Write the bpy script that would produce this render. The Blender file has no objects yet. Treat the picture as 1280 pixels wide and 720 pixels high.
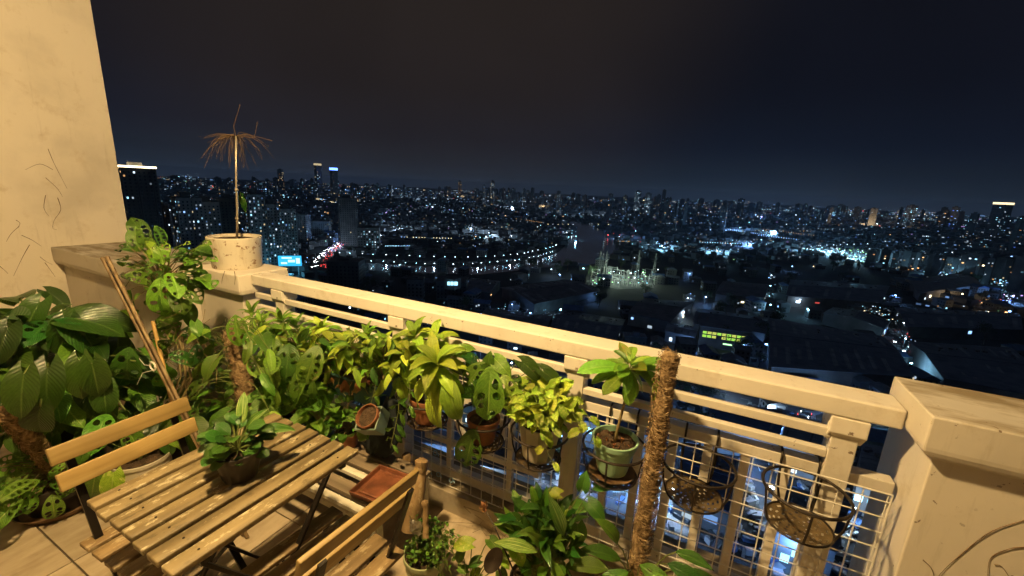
import bpy, bmesh, math, random
from math import sin, cos, pi, radians, sqrt, atan2
from mathutils import Vector, Matrix, Quaternion
random.seed(7)
sc = bpy.context.scene
C = sc.collection

# ---------------------------------------------------------------- camera, world, light, exposure
# world frame: origin on the balcony floor under the camera, X along the railing, Y out over the city
FPX = 520.0
MR = ((0.902467, -0.143894, 0.426664), (0.428, 0.187283, -0.874249), (0.04589, 0.97170961, 0.23167767))
def _camrot():
    u = (0.8987, -0.4386, 0.0); n = (0.4386, 0.8987, 0.0)
    M = ((0.99888671, -0.04717347, 0.0), (0.01092904, 0.23141975, -0.97279261), (0.04589, 0.97170961, 0.23167767))
    rows = []
    for r in (u, n):
        rows.append([sum(r[k] * M[k][j] for k in range(3)) for j in range(3)])
    rows.append(list(M[2]))
    return Matrix(rows)
RC = _camrot()
CAMP = Vector((0, 0, 1.65))
cam = bpy.data.cameras.new('camera')
cam.sensor_width = 36.0
cam.lens = 36.0 * FPX / 1280.0
cam.clip_start = 0.02
cam.clip_end = 60000
co = bpy.data.objects.new('camera', cam)
C.objects.link(co)
co.matrix_world = Matrix.Translation(CAMP) @ RC.to_4x4()
sc.camera = co

w = bpy.data.worlds.new('World')
sc.world = w
w.use_nodes = True
wn = w.node_tree; wn.nodes.clear()
def wnode(t, **k):
    x = wn.nodes.new(t)
    for a, b in k.items(): setattr(x, a, b)
    return x
tc = wnode('ShaderNodeTexCoord')
sep = wnode('ShaderNodeSeparateXYZ'); wn.links.new(tc.outputs['Generated'], sep.inputs[0])
ramp = wnode('ShaderNodeValToRGB')
wn.links.new(sep.outputs['Z'], ramp.inputs['Fac'])
el = ramp.color_ramp.elements
el[0].position = 0.0; el[0].color = (0.046, 0.070, 0.118, 1)
el[1].position = 1.0; el[1].color = (0.0068, 0.0066, 0.0085, 1)
for p, c in ((0.010, (0.040, 0.062, 0.104)), (0.022, (0.0200, 0.0305, 0.0510)), (0.045, (0.0125, 0.0182, 0.0305)), (0.10, (0.0068, 0.0090, 0.0185)), (0.2, (0.0054, 0.0062, 0.0118)), (0.42, (0.0058, 0.0060, 0.0092))):
    e = el.new(p); e.color = (*c, 1)
ns = wnode('ShaderNodeTexNoise'); ns.inputs['Scale'].default_value = 1.6; ns.inputs['Detail'].default_value = 3
wn.links.new(tc.outputs['Generated'], ns.inputs['Vector'])
mr = wnode('ShaderNodeMapRange'); mr.inputs[1].default_value = .3; mr.inputs[2].default_value = .7
mr.inputs[3].default_value = .62; mr.inputs[4].default_value = 1.0
wn.links.new(ns.outputs[0], mr.inputs[0])
bg = wnode('ShaderNodeBackground')
# warm brown glow mixed into the sky colour on the upper left
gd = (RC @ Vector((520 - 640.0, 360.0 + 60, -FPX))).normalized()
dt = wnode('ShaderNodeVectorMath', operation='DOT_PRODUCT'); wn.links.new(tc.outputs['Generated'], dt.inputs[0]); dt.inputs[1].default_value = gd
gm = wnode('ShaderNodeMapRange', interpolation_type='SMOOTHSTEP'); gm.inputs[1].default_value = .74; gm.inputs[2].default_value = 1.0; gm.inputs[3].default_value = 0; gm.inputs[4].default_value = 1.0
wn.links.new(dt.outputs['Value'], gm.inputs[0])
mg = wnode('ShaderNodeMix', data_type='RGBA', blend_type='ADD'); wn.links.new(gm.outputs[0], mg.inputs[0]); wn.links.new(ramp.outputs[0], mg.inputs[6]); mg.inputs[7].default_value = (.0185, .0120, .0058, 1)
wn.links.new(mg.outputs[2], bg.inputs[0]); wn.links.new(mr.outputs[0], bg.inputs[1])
# faint cool fill sun from above, added to lift the dark roofs
sl = bpy.data.lights.new('cool_fill_sun', 'SUN'); sl.energy = .050; sl.angle = radians(60); sl.color = (.32, .55, 1.0)
so = bpy.data.objects.new('cool_fill_sun', sl); C.objects.link(so); so.rotation_euler = (radians(-28), radians(8), 0)
wo = wnode('ShaderNodeOutputWorld'); wn.links.new(bg.outputs[0], wo.inputs[0])

sc.view_settings.view_transform = 'Standard'
sc.view_settings.look = 'None'
sc.view_settings.exposure = 0.0
sc.view_settings.gamma = 1.0
sc.cycles.use_denoising = True
sc.cycles.max_bounces = 5
sc.cycles.transparent_max_bounces = 8
sc.cycles.sample_clamp_indirect = 4.0
sc.cycles.caustics_reflective = False
sc.cycles.caustics_refractive = False

def ray(x, y):
    return RC @ Vector((x - 640.0, 360.0 - y, -FPX))
def Z(x, y, z):
    r = ray(x, y); return CAMP + r * ((z - CAMP.z) / r.z)
def N(x, y, n):
    r = ray(x, y); return CAMP + r * (n / r.y)
def S(x, y, s):
    r = ray(x, y); return CAMP + r * (s / r.x)

# ---------------------------------------------------------------- helpers
def U(a, b): return random.uniform(a, b)
class MB:
    def __init__(self): self.v = []; self.f = []; self.m = []; self.uv = None; self.col = []
    def add(self, vs, fs, mi=0, col=None):
        b = len(self.v)
        self.v.extend([tuple(p) for p in vs])
        for f in fs:
            self.f.append([i + b for i in f]); self.m.append(mi); self.col.append(col)
    def box(self, x0, x1, y0, y1, z0, z1, mi=0):
        self.add([(x0,y0,z0),(x1,y0,z0),(x1,y1,z0),(x0,y1,z0),(x0,y0,z1),(x1,y0,z1),(x1,y1,z1),(x0,y1,z1)],
                 [(0,3,2,1),(4,5,6,7),(0,1,5,4),(1,2,6,5),(2,3,7,6),(3,0,4,7)], mi)
    def bar(self, a, b, w, h, up=(0,0,1), mi=0):
        a = Vector(a); b = Vector(b); d = (b - a).normalized(); up = Vector(up)
        x = d.cross(up)
        if x.length < 1e-4: x = d.cross(Vector((1,0,0)))
        x.normalize(); y = x.cross(d)
        vs = []
        for p in (a, b):
            for sx, sy in ((-1,-1),(1,-1),(1,1),(-1,1)): vs.append(p + x*(sx*w/2) + y*(sy*h/2))
        self.add(vs, [(0,1,2,3),(7,6,5,4),(0,4,5,1),(1,5,6,2),(2,6,7,3),(3,7,4,0)], mi)
    def tube(self, pts, r, seg=8, mi=0, cap=True):
        pts = [Vector(p) for p in pts]; n = len(pts)
        rs = r if isinstance(r, (list, tuple)) else [r] * n
        t0 = (pts[1] - pts[0]).normalized()
        x = t0.cross(Vector((0,0,1)))
        if x.length < 1e-3: x = t0.cross(Vector((1,0,0)))
        x.normalize(); vs = []
        for i, p in enumerate(pts):
            t = (pts[min(i+1, n-1)] - pts[max(i-1, 0)])
            if t.length < 1e-9: t = t0.copy()
            t.normalize(); x = (x - t * x.dot(t))
            if x.length < 1e-5: x = t.cross(Vector((0.3,0.7,0.2)))
            x.normalize(); y = t.cross(x)
            for k in range(seg):
                a = 2*pi*k/seg; vs.append(p + (x*cos(a) + y*sin(a)) * rs[i])
        fs = []
        for i in range(n-1):
            for k in range(seg):
                k2 = (k+1) % seg; fs.append((i*seg+k, i*seg+k2, (i+1)*seg+k2, (i+1)*seg+k))
        if cap:
            fs.append(tuple(range(seg-1, -1, -1))); fs.append(tuple((n-1)*seg+k for k in range(seg)))
        self.add(vs, fs, mi)
    def lathe(self, prof, seg=24, c=(0,0,0), mi=0, wob=0.0, ribs=0, rib=0.0, cap=False):
        vs = []; fs = []; n = len(prof)
        for (r, z) in prof:
            for k in range(seg):
                a = 2*pi*k/seg; rr = r * (1 + rib * (1 if (k*ribs*2//seg) % 2 else 0)) if ribs else r
                if wob: rr *= 1 + wob * sin(3*a + z*20) 
                vs.append((c[0] + rr*cos(a), c[1] + rr*sin(a), c[2] + z))
        for i in range(n-1):
            for k in range(seg):
                k2 = (k+1) % seg; fs.append((i*seg+k, i*seg+k2, (i+1)*seg+k2, (i+1)*seg+k))
        if cap: fs.append(tuple(range(seg-1, -1, -1))); fs.append(tuple((n-1)*seg+k for k in range(seg)))
        self.add(vs, fs, mi)
    def prism(self, poly, y0, y1, axis='y', mi=0):
        n = len(poly); vs = []
        for t in (y0, y1):
            for (a, b) in poly:
                vs.append({'y': (a, t, b), 'x': (t, a, b), 'z': (a, b, t)}[axis])
        fs = [tuple(range(n)), tuple(range(2*n-1, n-1, -1))]
        for i in range(n): fs.append((i, (i+1) % n + 0, (i+1) % n + n, i + n))
        fs = [f[::-1] if False else f for f in fs]
        self.add(vs, fs, mi)
    def mesh(self, name, mats, smooth=None, bevel=0, rec=False):
        me = bpy.data.meshes.new(name)
        me.from_pydata(self.v, [], self.f)
        if not isinstance(mats, (list, tuple)): mats = [mats]
        for m in mats: me.materials.append(m)
        if len(mats) > 1: me.polygons.foreach_set('material_index', self.m)
        if bevel or rec:
            bm = bmesh.new(); bm.from_mesh(me)
            bmesh.ops.recalc_face_normals(bm, faces=bm.faces)
            if bevel:
                ed = [e for e in bm.edges if len(e.link_faces) == 2 and e.calc_face_angle(0) > 0.6]
                bmesh.ops.bevel(bm, geom=ed, offset=bevel, segments=2, profile=.5, affect='EDGES', clamp_overlap=True)
            bm.to_mesh(me); bm.free()
        if smooth is not None:
            me.polygons.foreach_set('use_smooth', [True] * len(me.polygons))
            if smooth < 179: me.set_sharp_from_angle(angle=radians(smooth))
        me.update()
        return me
    def build(self, name, mats, parent=None, smooth=None, bevel=0, rec=False, loc=None):
        o = bpy.data.objects.new(name, self.mesh(name, mats, smooth, bevel, rec))
        C.objects.link(o)
        if parent: o.parent = parent
        if loc is not None: o.location = loc
        return o
def tag(o, label=None, cat=None, group=None, kind=None):
    if label: o['label'] = label
    if cat: o['category'] = cat
    if group: o['group'] = group
    if kind: o['kind'] = kind
    return o
def thing(name, label, cat, loc=(0,0,0), rz=0.0, group=None):
    o = bpy.data.objects.new(name, None); o.empty_display_size = .1
    C.objects.link(o); o.location = loc; o.rotation_euler = (0, 0, rz)
    return tag(o, label, cat, group)
def inst(name, me, parent=None, loc=(0,0,0), mat=None):
    o = bpy.data.objects.new(name, me); C.objects.link(o)
    if parent: o.parent = parent
    if mat is not None: o.matrix_local = mat
    else: o.location = loc
    return o
def kids(o): return CH.get(o.name, [])
def copy_tree(o, parent=None, children=None):
    c = o.copy(); C.objects.link(c); c.parent = parent
    for ch in [x for x in o.children]: copy_tree(ch, c)
    return c

# ---------------------------------------------------------------- materials
def mat(name):
    m = bpy.data.materials.new(name); m.use_nodes = True
    nt = m.node_tree; b = nt.nodes['Principled BSDF']
    return m, nt, b
def nd(nt, t, **k):
    x = nt.nodes.new(t)
    for a, v in k.items(): setattr(x, a, v)
    return x
def noise(nt, scale, detail=4, stretch=None, coord='Object', rough=.55):
    t = nd(nt, 'ShaderNodeTexCoord'); n = nd(nt, 'ShaderNodeTexNoise')
    n.inputs['Scale'].default_value = scale; n.inputs['Detail'].default_value = detail; n.inputs['Roughness'].default_value = rough
    src = t.outputs[coord]
    if stretch:
        mp = nd(nt, 'ShaderNodeMapping'); mp.inputs['Scale'].default_value = stretch
        nt.links.new(src, mp.inputs[0]); src = mp.outputs[0]
    nt.links.new(src, n.inputs['Vector'])
    return n.outputs[0]
def rampn(nt, fac, stops):
    r = nd(nt, 'ShaderNodeValToRGB'); e = r.color_ramp.elements
    e[0].position = stops[0][0]; e[0].color = (*stops[0][1], 1)
    e[1].position = stops[-1][0]; e[1].color = (*stops[-1][1], 1)
    for p, c in stops[1:-1]:
        q = e.new(p); q.color = (*c, 1)
    nt.links.new(fac, r.inputs[0]); return r.outputs[0]
def mixc(nt, fac, a, b, mode='MIX'):
    m = nd(nt, 'ShaderNodeMix', data_type='RGBA', blend_type=mode)
    for s, v in ((m.inputs[0], fac), (m.inputs[6], a), (m.inputs[7], b)):
        if isinstance(v, bpy.types.NodeSocket): nt.links.new(v, s)
        elif isinstance(v, (int, float)): s.default_value = v
        else: s.default_value = (*v, 1)
    return m.outputs[2]
def bump(nt, b, h, s=.3, d=.01):
    x = nd(nt, 'ShaderNodeBump'); x.inputs['Strength'].default_value = s; x.inputs['Distance'].default_value = d
    nt.links.new(h, x.inputs['Height']); nt.links.new(x.outputs[0], b.inputs['Normal'])
def mapr(nt, v, a, b, c, d):
    m = nd(nt, 'ShaderNodeMapRange')
    for i, q in enumerate((a, b, c, d)): m.inputs[i+1].default_value = q
    nt.links.new(v, m.inputs[0]); return m.outputs[0]
def plain(name, col, rough=.6, var=.25, scale=6, bs=.15, bscale=60, metal=0, spec=.5, bd=.004):
    m, nt, b = mat(name)
    f = noise(nt, scale)
    c2 = tuple(x*(1-var) for x in col); c1 = tuple(min(1, x*(1+var*.5)) for x in col)
    nt.links.new(rampn(nt, f, [(.3, c2), (.7, c1)]), b.inputs['Base Color'])
    b.inputs['Roughness'].default_value = rough; b.inputs['Metallic'].default_value = metal
    b.inputs['Specular IOR Level'].default_value = spec
    if bs: bump(nt, b, noise(nt, bscale, 3), bs, bd)
    return m

def m_concrete(name, base, stain, topstain=True, warm=.5):
    m, nt, b = mat(name)
    big = noise(nt, 1.7, 6); fine = noise(nt, 14, 5)
    c = rampn(nt, big, [(.32, tuple(x*.80 for x in base)), (.5, base), (.75, tuple(min(1, x*1.04) for x in base))])
    spots = noise(nt, 7, 8, rough=.7)
    f = mapr(nt, spots, .56, .72, 0, .55)
    c = mixc(nt, f, c, stain)
    # grime gathers on level tops
    if topstain:
        g = nd(nt, 'ShaderNodeNewGeometry'); sp = nd(nt, 'ShaderNodeSeparateXYZ'); nt.links.new(g.outputs['Normal'], sp.inputs[0])
        up = mapr(nt, sp.outputs['Z'], .7, .98, 0, 1)
        st = noise(nt, 3.2, 8, stretch=(1.0, 3.5, 1), rough=.65)
        mm = nd(nt, 'ShaderNodeMath', operation='MULTIPLY'); nt.links.new(up, mm.inputs[0]); nt.links.new(mapr(nt, st, .40, .60, 0, .85), mm.inputs[1])
        c = mixc(nt, mm.outputs[0], c, (.24, .18, .09))
    stz = noise(nt, 6, 6, stretch=(3.0, 3.0, .35), rough=.7)
    c = mixc(nt, mapr(nt, stz, .58, .78, 0, .35), c, tuple(x*.62 for x in stain))
    chip = noise(nt, 34, 4, rough=.6); rare = noise(nt, 2.2, 2)
    cm = nd(nt, 'ShaderNodeMath', operation='MULTIPLY'); nt.links.new(mapr(nt, chip, .66, .69, 0, 1), cm.inputs[0]); nt.links.new(mapr(nt, rare, .5, .6, 0, .9), cm.inputs[1])
    c = mixc(nt, cm.outputs[0], c, (.16, .11, .07)) if topstain or 'rail' in name else c
    nt.links.new(c, b.inputs['Base Color'])
    b.inputs['Roughness'].default_value = .75
    ad = nd(nt, 'ShaderNodeMath', operation='ADD'); nt.links.new(fine, ad.inputs[0]); nt.links.new(noise(nt, 3, 3), ad.inputs[1])
    bump(nt, b, ad.outputs[0], .25, .006)
    return m
M = {}
M['wall'] = m_concrete('painted plaster', (.76, .70, .60), (.52, .43, .30), False)
M['parapet'] = m_concrete('painted parapet', (.66, .61, .52), (.40, .33, .22))
M['rail'] = m_concrete('painted metal rail', (.76, .71, .61), (.50, .42, .30), False)
M['kerb'] = m_concrete('kerb', (.42, .36, .27), (.25, .20, .14))
M['wire'] = plain('cream coated wire', (.80, .77, .70), .45, .2, 30, 0)
def m_tile():
    m, nt, b = mat('floor tile')
    oi = nd(nt, 'ShaderNodeObjectInfo')
    a = noise(nt, 3.0, 8, stretch=(4, 1, 1), rough=.62)
    c = rampn(nt, a, [(.3, (.30, .23, .15)), (.5, (.44, .36, .25)), (.72, (.56, .47, .34))])
    dirt = noise(nt, 5, 8, rough=.7)
    c = mixc(nt, mapr(nt, dirt, .55, .75, 0, .6), c, (.17, .12, .07))
    h = nd(nt, 'ShaderNodeHueSaturation'); nt.links.new(c, h.inputs['Color']); nt.links.new(mapr(nt, oi.outputs['Random'], 0, 1, .82, 1.1), h.inputs['Value'])
    nt.links.new(h.outputs[0], b.inputs['Base Color'])
    nt.links.new(mapr(nt, dirt, .3, .7, .35, .7), b.inputs['Roughness'])
    bump(nt, b, a, .15, .003); return m
M['tile'] = m_tile()
M['grout'] = plain('grout', (.13, .10, .07), .9, .3, 12, .4, 80)
def m_wood(name, c0, c1, c2, worn=None, axis='y', bleach=0.0, scale=1.0):
    m, nt, b = mat(name)
    st = {'y': (28, 1.6, 28), 'x': (1.6, 28, 28), 'z': (28, 28, 1.6)}[axis]
    st = tuple(s*scale for s in st)
    oi = nd(nt, 'ShaderNodeObjectInfo')
    t = nd(nt, 'ShaderNodeTexCoord'); mp = nd(nt, 'ShaderNodeMapping'); mp.inputs['Scale'].default_value = st
    va = nd(nt, 'ShaderNodeVectorMath', operation='ADD'); nt.links.new(t.outputs['Object'], va.inputs[0])
    cb = nd(nt, 'ShaderNodeCombineXYZ'); 
    for i in range(3): nt.links.new(mapr(nt, oi.outputs['Random'], 0, 1, 0, 3 + i*2.3), cb.inputs[i])
    nt.links.new(cb.outputs[0], va.inputs[1]); nt.links.new(va.outputs[0], mp.inputs[0])
    n = nd(nt, 'ShaderNodeTexNoise'); n.inputs['Scale'].default_value = 1; n.inputs['Detail'].default_value = 6; n.inputs['Distortion'].default_value = .6
    nt.links.new(mp.outputs[0], n.inputs['Vector'])
    c = rampn(nt, n.outputs[0], [(.28, c0), (.5, c1), (.74, c2)])
    fat = noise(nt, 5, 3, rough=.5)
    c = mixc(nt, mapr(nt, fat, .40, .62, 0, .35), c, tuple(x*.6 for x in c0))
    if worn:
        n2 = nd(nt, 'ShaderNodeTexNoise'); n2.inputs['Scale'].default_value = 13; n2.inputs['Detail'].default_value = 10; n2.inputs['Roughness'].default_value = .74
        mp2 = nd(nt, 'ShaderNodeMapping'); mp2.inputs['Scale'].default_value = {'y': (2.2, .8, 1), 'x': (.8, 2.2, 1), 'z': (2.2, 2.2, .8)}[axis]
        nt.links.new(va.outputs[0], mp2.inputs[0]); nt.links.new(mp2.outputs[0], n2.inputs['Vector'])
        c = mixc(nt, mapr(nt, n2.outputs[0], .55, .60, 0, .68), c, worn)
        c = mixc(nt, mapr(nt, n2.outputs[0], .44, .36, 0, .6), c, tuple(x*.45 for x in c0))
    h = nd(nt, 'ShaderNodeHueSaturation'); nt.links.new(c, h.inputs['Color']); nt.links.new(mapr(nt, oi.outputs['Random'], 0, 1, .85, 1.15), h.inputs['Value'])
    nt.links.new(h.outputs[0], b.inputs['Base Color'])
    b.inputs['Roughness'].default_value = .55; bump(nt, b, n.outputs[0], .35, .003)
    return m
M['tablewood'] = m_wood('weathered acacia slats', (.105, .076, .034), (.205, .155, .075), (.30, .24, .125), (.55, .49, .33))
M['chairwood'] = m_wood('oiled acacia', (.25, .165, .055), (.37, .255, .09), (.46, .34, .14))
M['seatwood'] = m_wood('worn brown seat slats', (.13, .085, .038), (.22, .15, .07), (.31, .22, .11), (.44, .36, .22))
M['whitewood'] = m_wood('white painted wood', (.60, .56, .45), (.72, .68, .56), (.78, .74, .64), (.40, .33, .22), 'x')
M['greywood'] = m_wood('grey brown boards', (.13, .10, .07), (.21, .165, .115), (.29, .23, .16), None, 'x')
M['iron'] = plain('black iron', (.022, .018, .015), .42, .4, 20, .2, 120, .6)
M['holder'] = plain('rusty black wire', (.030, .022, .016), .5, .5, 25, .3, 150, .4)
M['plate'] = plain('bronze brown coated plate', (.20, .145, .075), .45, .5, 30, .4, 120, .5)
M['terracotta'] = plain('terracotta', (.30, .12, .055), .8, .5, 14, .2, 90)
M['tray'] = plain('terracotta tray', (.20, .070, .035), .45, .6, 12, .15, 60)
M['saucer'] = plain('brown saucer', (.16, .095, .05), .6, .4, 14, .2, 80)
M['soil'] = plain('soil', (.075, .045, .024), .95, .6, 40, 1.0, 90, bd=.02)
M['blackpot'] = plain('black plastic', (.020, .016, .014), .38, .2, 10, .05)
M['greenpot'] = plain('mint green plastic', (.30, .50, .33), .35, .12, 8, .04)
M['planter'] = plain('dark teal planter', (.018, .055, .050), .45, .35, 8, .08)
M['greypot'] = plain('grey green plastic', (.13, .19, .14), .45, .2, 8, .05)
M['whitepot'] = plain('off white plastic', (.60, .55, .44), .5, .2, 7, .08)
M['palepot'] = plain('pale green glazed', (.42, .46, .26), .35, .25, 9, .05)
def m_stone():
    m, nt, b = mat('speckled white pot')
    f = noise(nt, 5, 5); c = rampn(nt, f, [(.3, (.60, .54, .43)), (.6, (.74, .69, .58))])
    s = noise(nt, 24, 5, rough=.65); c = mixc(nt, mapr(nt, s, .60, .64, 0, .9), c, (.25, .14, .07)); dr = noise(nt, 9, 6, stretch=(2, 2, .4), rough=.7); c = mixc(nt, mapr(nt, dr, .55, .7, 0, .5), c, (.40, .30, .19))
    nt.links.new(c, b.inputs['Base Color']); b.inputs['Roughness'].default_value = .7; bump(nt, b, s, .2, .004); return m
M['stonepot'] = m_stone()
def m_coir():
    m, nt, b = mat('coir fibre')
    f = noise(nt, 70, 6, stretch=(1, 1, .35)); nt.links.new(rampn(nt, f, [(.3, (.09, .055, .026)), (.5, (.27, .18, .09)), (.72, (.48, .35, .20))]), b.inputs['Base Color'])
    b.inputs['Roughness'].default_value = .95; bump(nt, b, noise(nt, 120, 5), 1, .01); return m
M['coir'] = m_coir()
M['bark'] = m_wood('driftwood bark', (.13, .08, .04), (.26, .17, .08), (.36, .25, .13), (.44, .34, .20), 'z', scale=.8)
M['bamboo'] = m_wood('bamboo cane', (.08, .05, .022), (.20, .13, .06), (.34, .25, .13), None, 'z')
M['newcane'] = m_wood('pale cane', (.42, .26, .08), (.55, .35, .12), (.62, .42, .17), None, 'z')
M['stem'] = plain('green stem', (.16, .20, .05), .5, .4, 20, 0)
M['woodstem'] = plain('woody stem', (.26, .20, .09), .7, .4, 25, .3, 100)
M['drystem'] = plain('dry stem', (.13, .085, .05), .8, .4, 25, .2, 100)
M['foil'] = plain('crumpled foil', (.62, .60, .55), .28, .2, 30, .9, 40, .85, bd=.02)
M['trace'] = plain('dried vine trace', (.16, .10, .05), .95, .4, 20, 0)
M['darkfabric'] = plain('dark teal fabric', (.010, .018, .022), .9, .4, 12, .5, 200)
M['spoon'] = plain('dark metal scoop', (.03, .022, .016), .35, .3, 10, 0, metal=.5)
M['galv'] = plain('galvanised tube', (.58, .52, .42), .35, .2, 20, 0, metal=.6)

def m_leaf(name, base, dark, vein, varieg=None, vf=0.0, rough=.38, trans=.25, stripes=False):
    m, nt, b = mat(name)
    uv = nd(nt, 'ShaderNodeUVMap'); uv.uv_map = 'UVMap'
    sp = nd(nt, 'ShaderNodeSeparateXYZ'); nt.links.new(uv.outputs[0], sp.inputs[0])
    ab = nd(nt, 'ShaderNodeMath', operation='ABSOLUTE'); s2 = nd(nt, 'ShaderNodeMath', operation='SUBTRACT'); s2.inputs[1].default_value = .5
    nt.links.new(sp.outputs['X'], s2.inputs[0]); nt.links.new(s2.outputs[0], ab.inputs[0])      # 0 midrib .. .5 margin
    oi = nd(nt, 'ShaderNodeObjectInfo')
    n = noise(nt, 14, 4)
    c = rampn(nt, n, [(.3, dark), (.7, base)])
    if varieg:
        # streaks running outward from the midrib
        mp = nd(nt, 'ShaderNodeCombineXYZ')
        ml = nd(nt, 'ShaderNodeMath', operation='MULTIPLY'); ml.inputs[1].default_value = 14 if stripes else 3.0
        nt.links.new(sp.outputs['X'], ml.inputs[0]); nt.links.new(ml.outputs[0], mp.inputs[0])
        m2 = nd(nt, 'ShaderNodeMath', operation='MULTIPLY'); m2.inputs[1].default_value = 1.0 if stripes else 5.0
        nt.links.new(sp.outputs['Y'], m2.inputs[0]); nt.links.new(m2.outputs[0], mp.inputs[1])
        nt.links.new(mapr(nt, oi.outputs['Random'], 0, 1, 0, 40), mp.inputs[2])
        nn = nd(nt, 'ShaderNodeTexNoise'); nn.inputs['Scale'].default_value = 1.3; nn.inputs['Detail'].default_value = 4
        nt.links.new(mp.outputs[0], nn.inputs['Vector'])
        c = mixc(nt, mapr(nt, nn.outputs[0], .62 - vf*.3, .70 - vf*.3, 0, .9), c, varieg)
    # lateral veins
    wv = nd(nt, 'ShaderNodeMath', operation='MULTIPLY_ADD'); wv.inputs[1].default_value = -.9
    nt.links.new(ab.outputs[0], wv.inputs[0]); nt.links.new(sp.outputs['Y'], wv.inputs[2])
    w2 = nd(nt, 'ShaderNodeMath', operation='MULTIPLY'); w2.inputs[1].default_value = 75; nt.links.new(wv.outputs[0], w2.inputs[0])
    w3 = nd(nt, 'ShaderNodeMath', operation='SINE'); nt.links.new(w2.outputs[0], w3.inputs[0])
    c = mixc(nt, mapr(nt, w3.outputs[0], .8, 1, 0, .22), c, vein)
    c = mixc(nt, mapr(nt, ab.outputs[0], .012, .035, .75, 0), c, vein)
    h = nd(nt, 'ShaderNodeHueSaturation'); nt.links.new(c, h.inputs['Color'])
    nt.links.new(mapr(nt, oi.outputs['Random'], 0, 1, .470, .518), h.inputs['Hue'])
    mm = nd(nt, 'ShaderNodeMath', operation='MULTIPLY'); mm.inputs[1].default_value = 7.31; nt.links.new(oi.outputs['Random'], mm.inputs[0])
    fr = nd(nt, 'ShaderNodeMath', operation='FRACT'); nt.links.new(mm.outputs[0], fr.inputs[0])
    nt.links.new(mapr(nt, fr.outputs[0], 0, 1, .5, 1.35), h.inputs['Value'])
    nt.links.new(h.outputs[0], b.inputs['Base Color'])
    b.inputs['Roughness'].default_value = rough; b.inputs['Specular IOR Level'].default_value = .45
    bump(nt, b, w3.outputs[0], .35, .0025)
    tr = nd(nt, 'ShaderNodeBsdfTranslucent'); nt.links.new(mixc(nt, .5, h.outputs[0], (.25, .45, .03)), tr.inputs[0])
    ms = nd(nt, 'ShaderNodeMixShader'); ms.inputs[0].default_value = trans
    out = nt.nodes['Material Output']
    nt.links.new(b.outputs[0], ms.inputs[1]); nt.links.new(tr.outputs[0], ms.inputs[2]); nt.links.new(ms.outputs[0], out.inputs[0])
    return m
L = {}
L['dark'] = m_leaf('dark philodendron leaf', (.032, .090, .012), (.014, .045, .006), (.10, .18, .04), rough=.28)
L['mid'] = m_leaf('mid green leaf', (.110, .265, .026), (.058, .160, .015), (.22, .36, .07))
L['round'] = m_leaf('round dark green leaf', (.050, .150, .018), (.025, .085, .010), (.10, .22, .05), rough=.32)
L['deep'] = m_leaf('deep glossy leaf', (.036, .125, .016), (.018, .068, .009), (.06, .14, .025), rough=.3)
L['gold'] = m_leaf('golden pothos leaf', (.42, .60, .050), (.24, .43, .030), (.46, .60, .12), (.58, .64, .16), .25)
L['lime'] = m_leaf('lime leaf', (.39, .57, .045), (.22, .40, .025), (.40, .60, .14), (.42, .57, .10), .22, stripes=True)
L['bright'] = m_leaf('bright green leaf', (.20, .42, .036), (.11, .26, .020), (.28, .46, .09), None)
L['stripe'] = m_leaf('cream striped leaf', (.09, .25, .025), (.05, .16, .016), (.36, .50, .16), (.36, .50, .16), .40, stripes=True)
L['dry'] = m_leaf('dry brown leaf', (.22, .10, .03), (.12, .05, .015), (.30, .16, .06), None, trans=.1)
L['ambered'] = m_leaf('yellowing leaf', (.20, .36, .03), (.22, .30, .02), (.40, .46, .10), (.46, .24, .03), .12)
# ---------------------------------------------------------------- the balcony shell
BN = 1.44            # front of the right pillar cap
fl = MB(); fl.box(-4.6, 3.2, -1.2, 1.8, -.16, -.012)
floor = tag(fl.build('floor', M['grout']), 'balcony floor under the tiles', kind='structure')
tm = MB(); tm.box(-.297, .297, -.297, .297, -.012, 0); tme = tm.mesh('tile', M['tile'], bevel=.002)
for i in range(9):
    for j in range(5):
        x = -4.29 + i*.6 + .0; y = -1.1 + .1 + j*.6
        if y > 1.5: continue
        inst('tile', tme, floor, (x - .1, y, U(-.0006, .0006)))
def vine_trace(name, lab, strokes, r=.0025):
    t = thing(name, lab, 'dried vine', strokes[0][0])
    o = Vector(strokes[0][0])
    for s in strokes:
        pts = [Vector(p) - o for p in s]
        # smooth the stroke
        q = []
        for i in range(len(pts)-1):
            for k in range(4):
                a = k/4; p0 = pts[max(i-1, 0)]; p1 = pts[i]; p2 = pts[i+1]; p3 = pts[min(i+2, len(pts)-1)]
                q.append(.5*((2*p1) + (p2-p0)*a + (2*p0-5*p1+4*p2-p3)*a*a + (3*p1-p0-3*p2+p3)*a*a*a))
        q.append(pts[-1])
        m = MB(); m.tube(q, [r*(1.2 - i/len(q)*.8)*U(.7, 1.2) for i in range(len(q))], 5); m.build('tendril', M['trace'], t, smooth=180)
    return t
SW = -4.60           # face of the tall left wall
b = MB(); b.box(SW-.25, SW, -1.4, 1.768, -.16, 4.6)
wl = b.build('side_wall', M['wall'], bevel=.006)
tag(wl, 'tall plain cream wall closing the balcony on the left, marked by dry vine traces', 'wall')
b = MB(); b.box(SW-.25, 3.4, -1.5, -1.25, -.16, 4.6)
tag(b.build('fill_back_wall', M['kerb']), 'unseen house wall behind the balcony seating, added for bounce fill', 'wall')  # out of view, added for bounce fill; darker tone keeps the fill low
b = MB(); b.box(SW, 3.4, -1.25, .95, 2.95, 3.15)
tag(b.build('ceiling', M['wall']), 'unseen balcony ceiling slab, added for bounce fill', kind='structure')  # out of view, put in so the lamp light bounces down as fill

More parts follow.
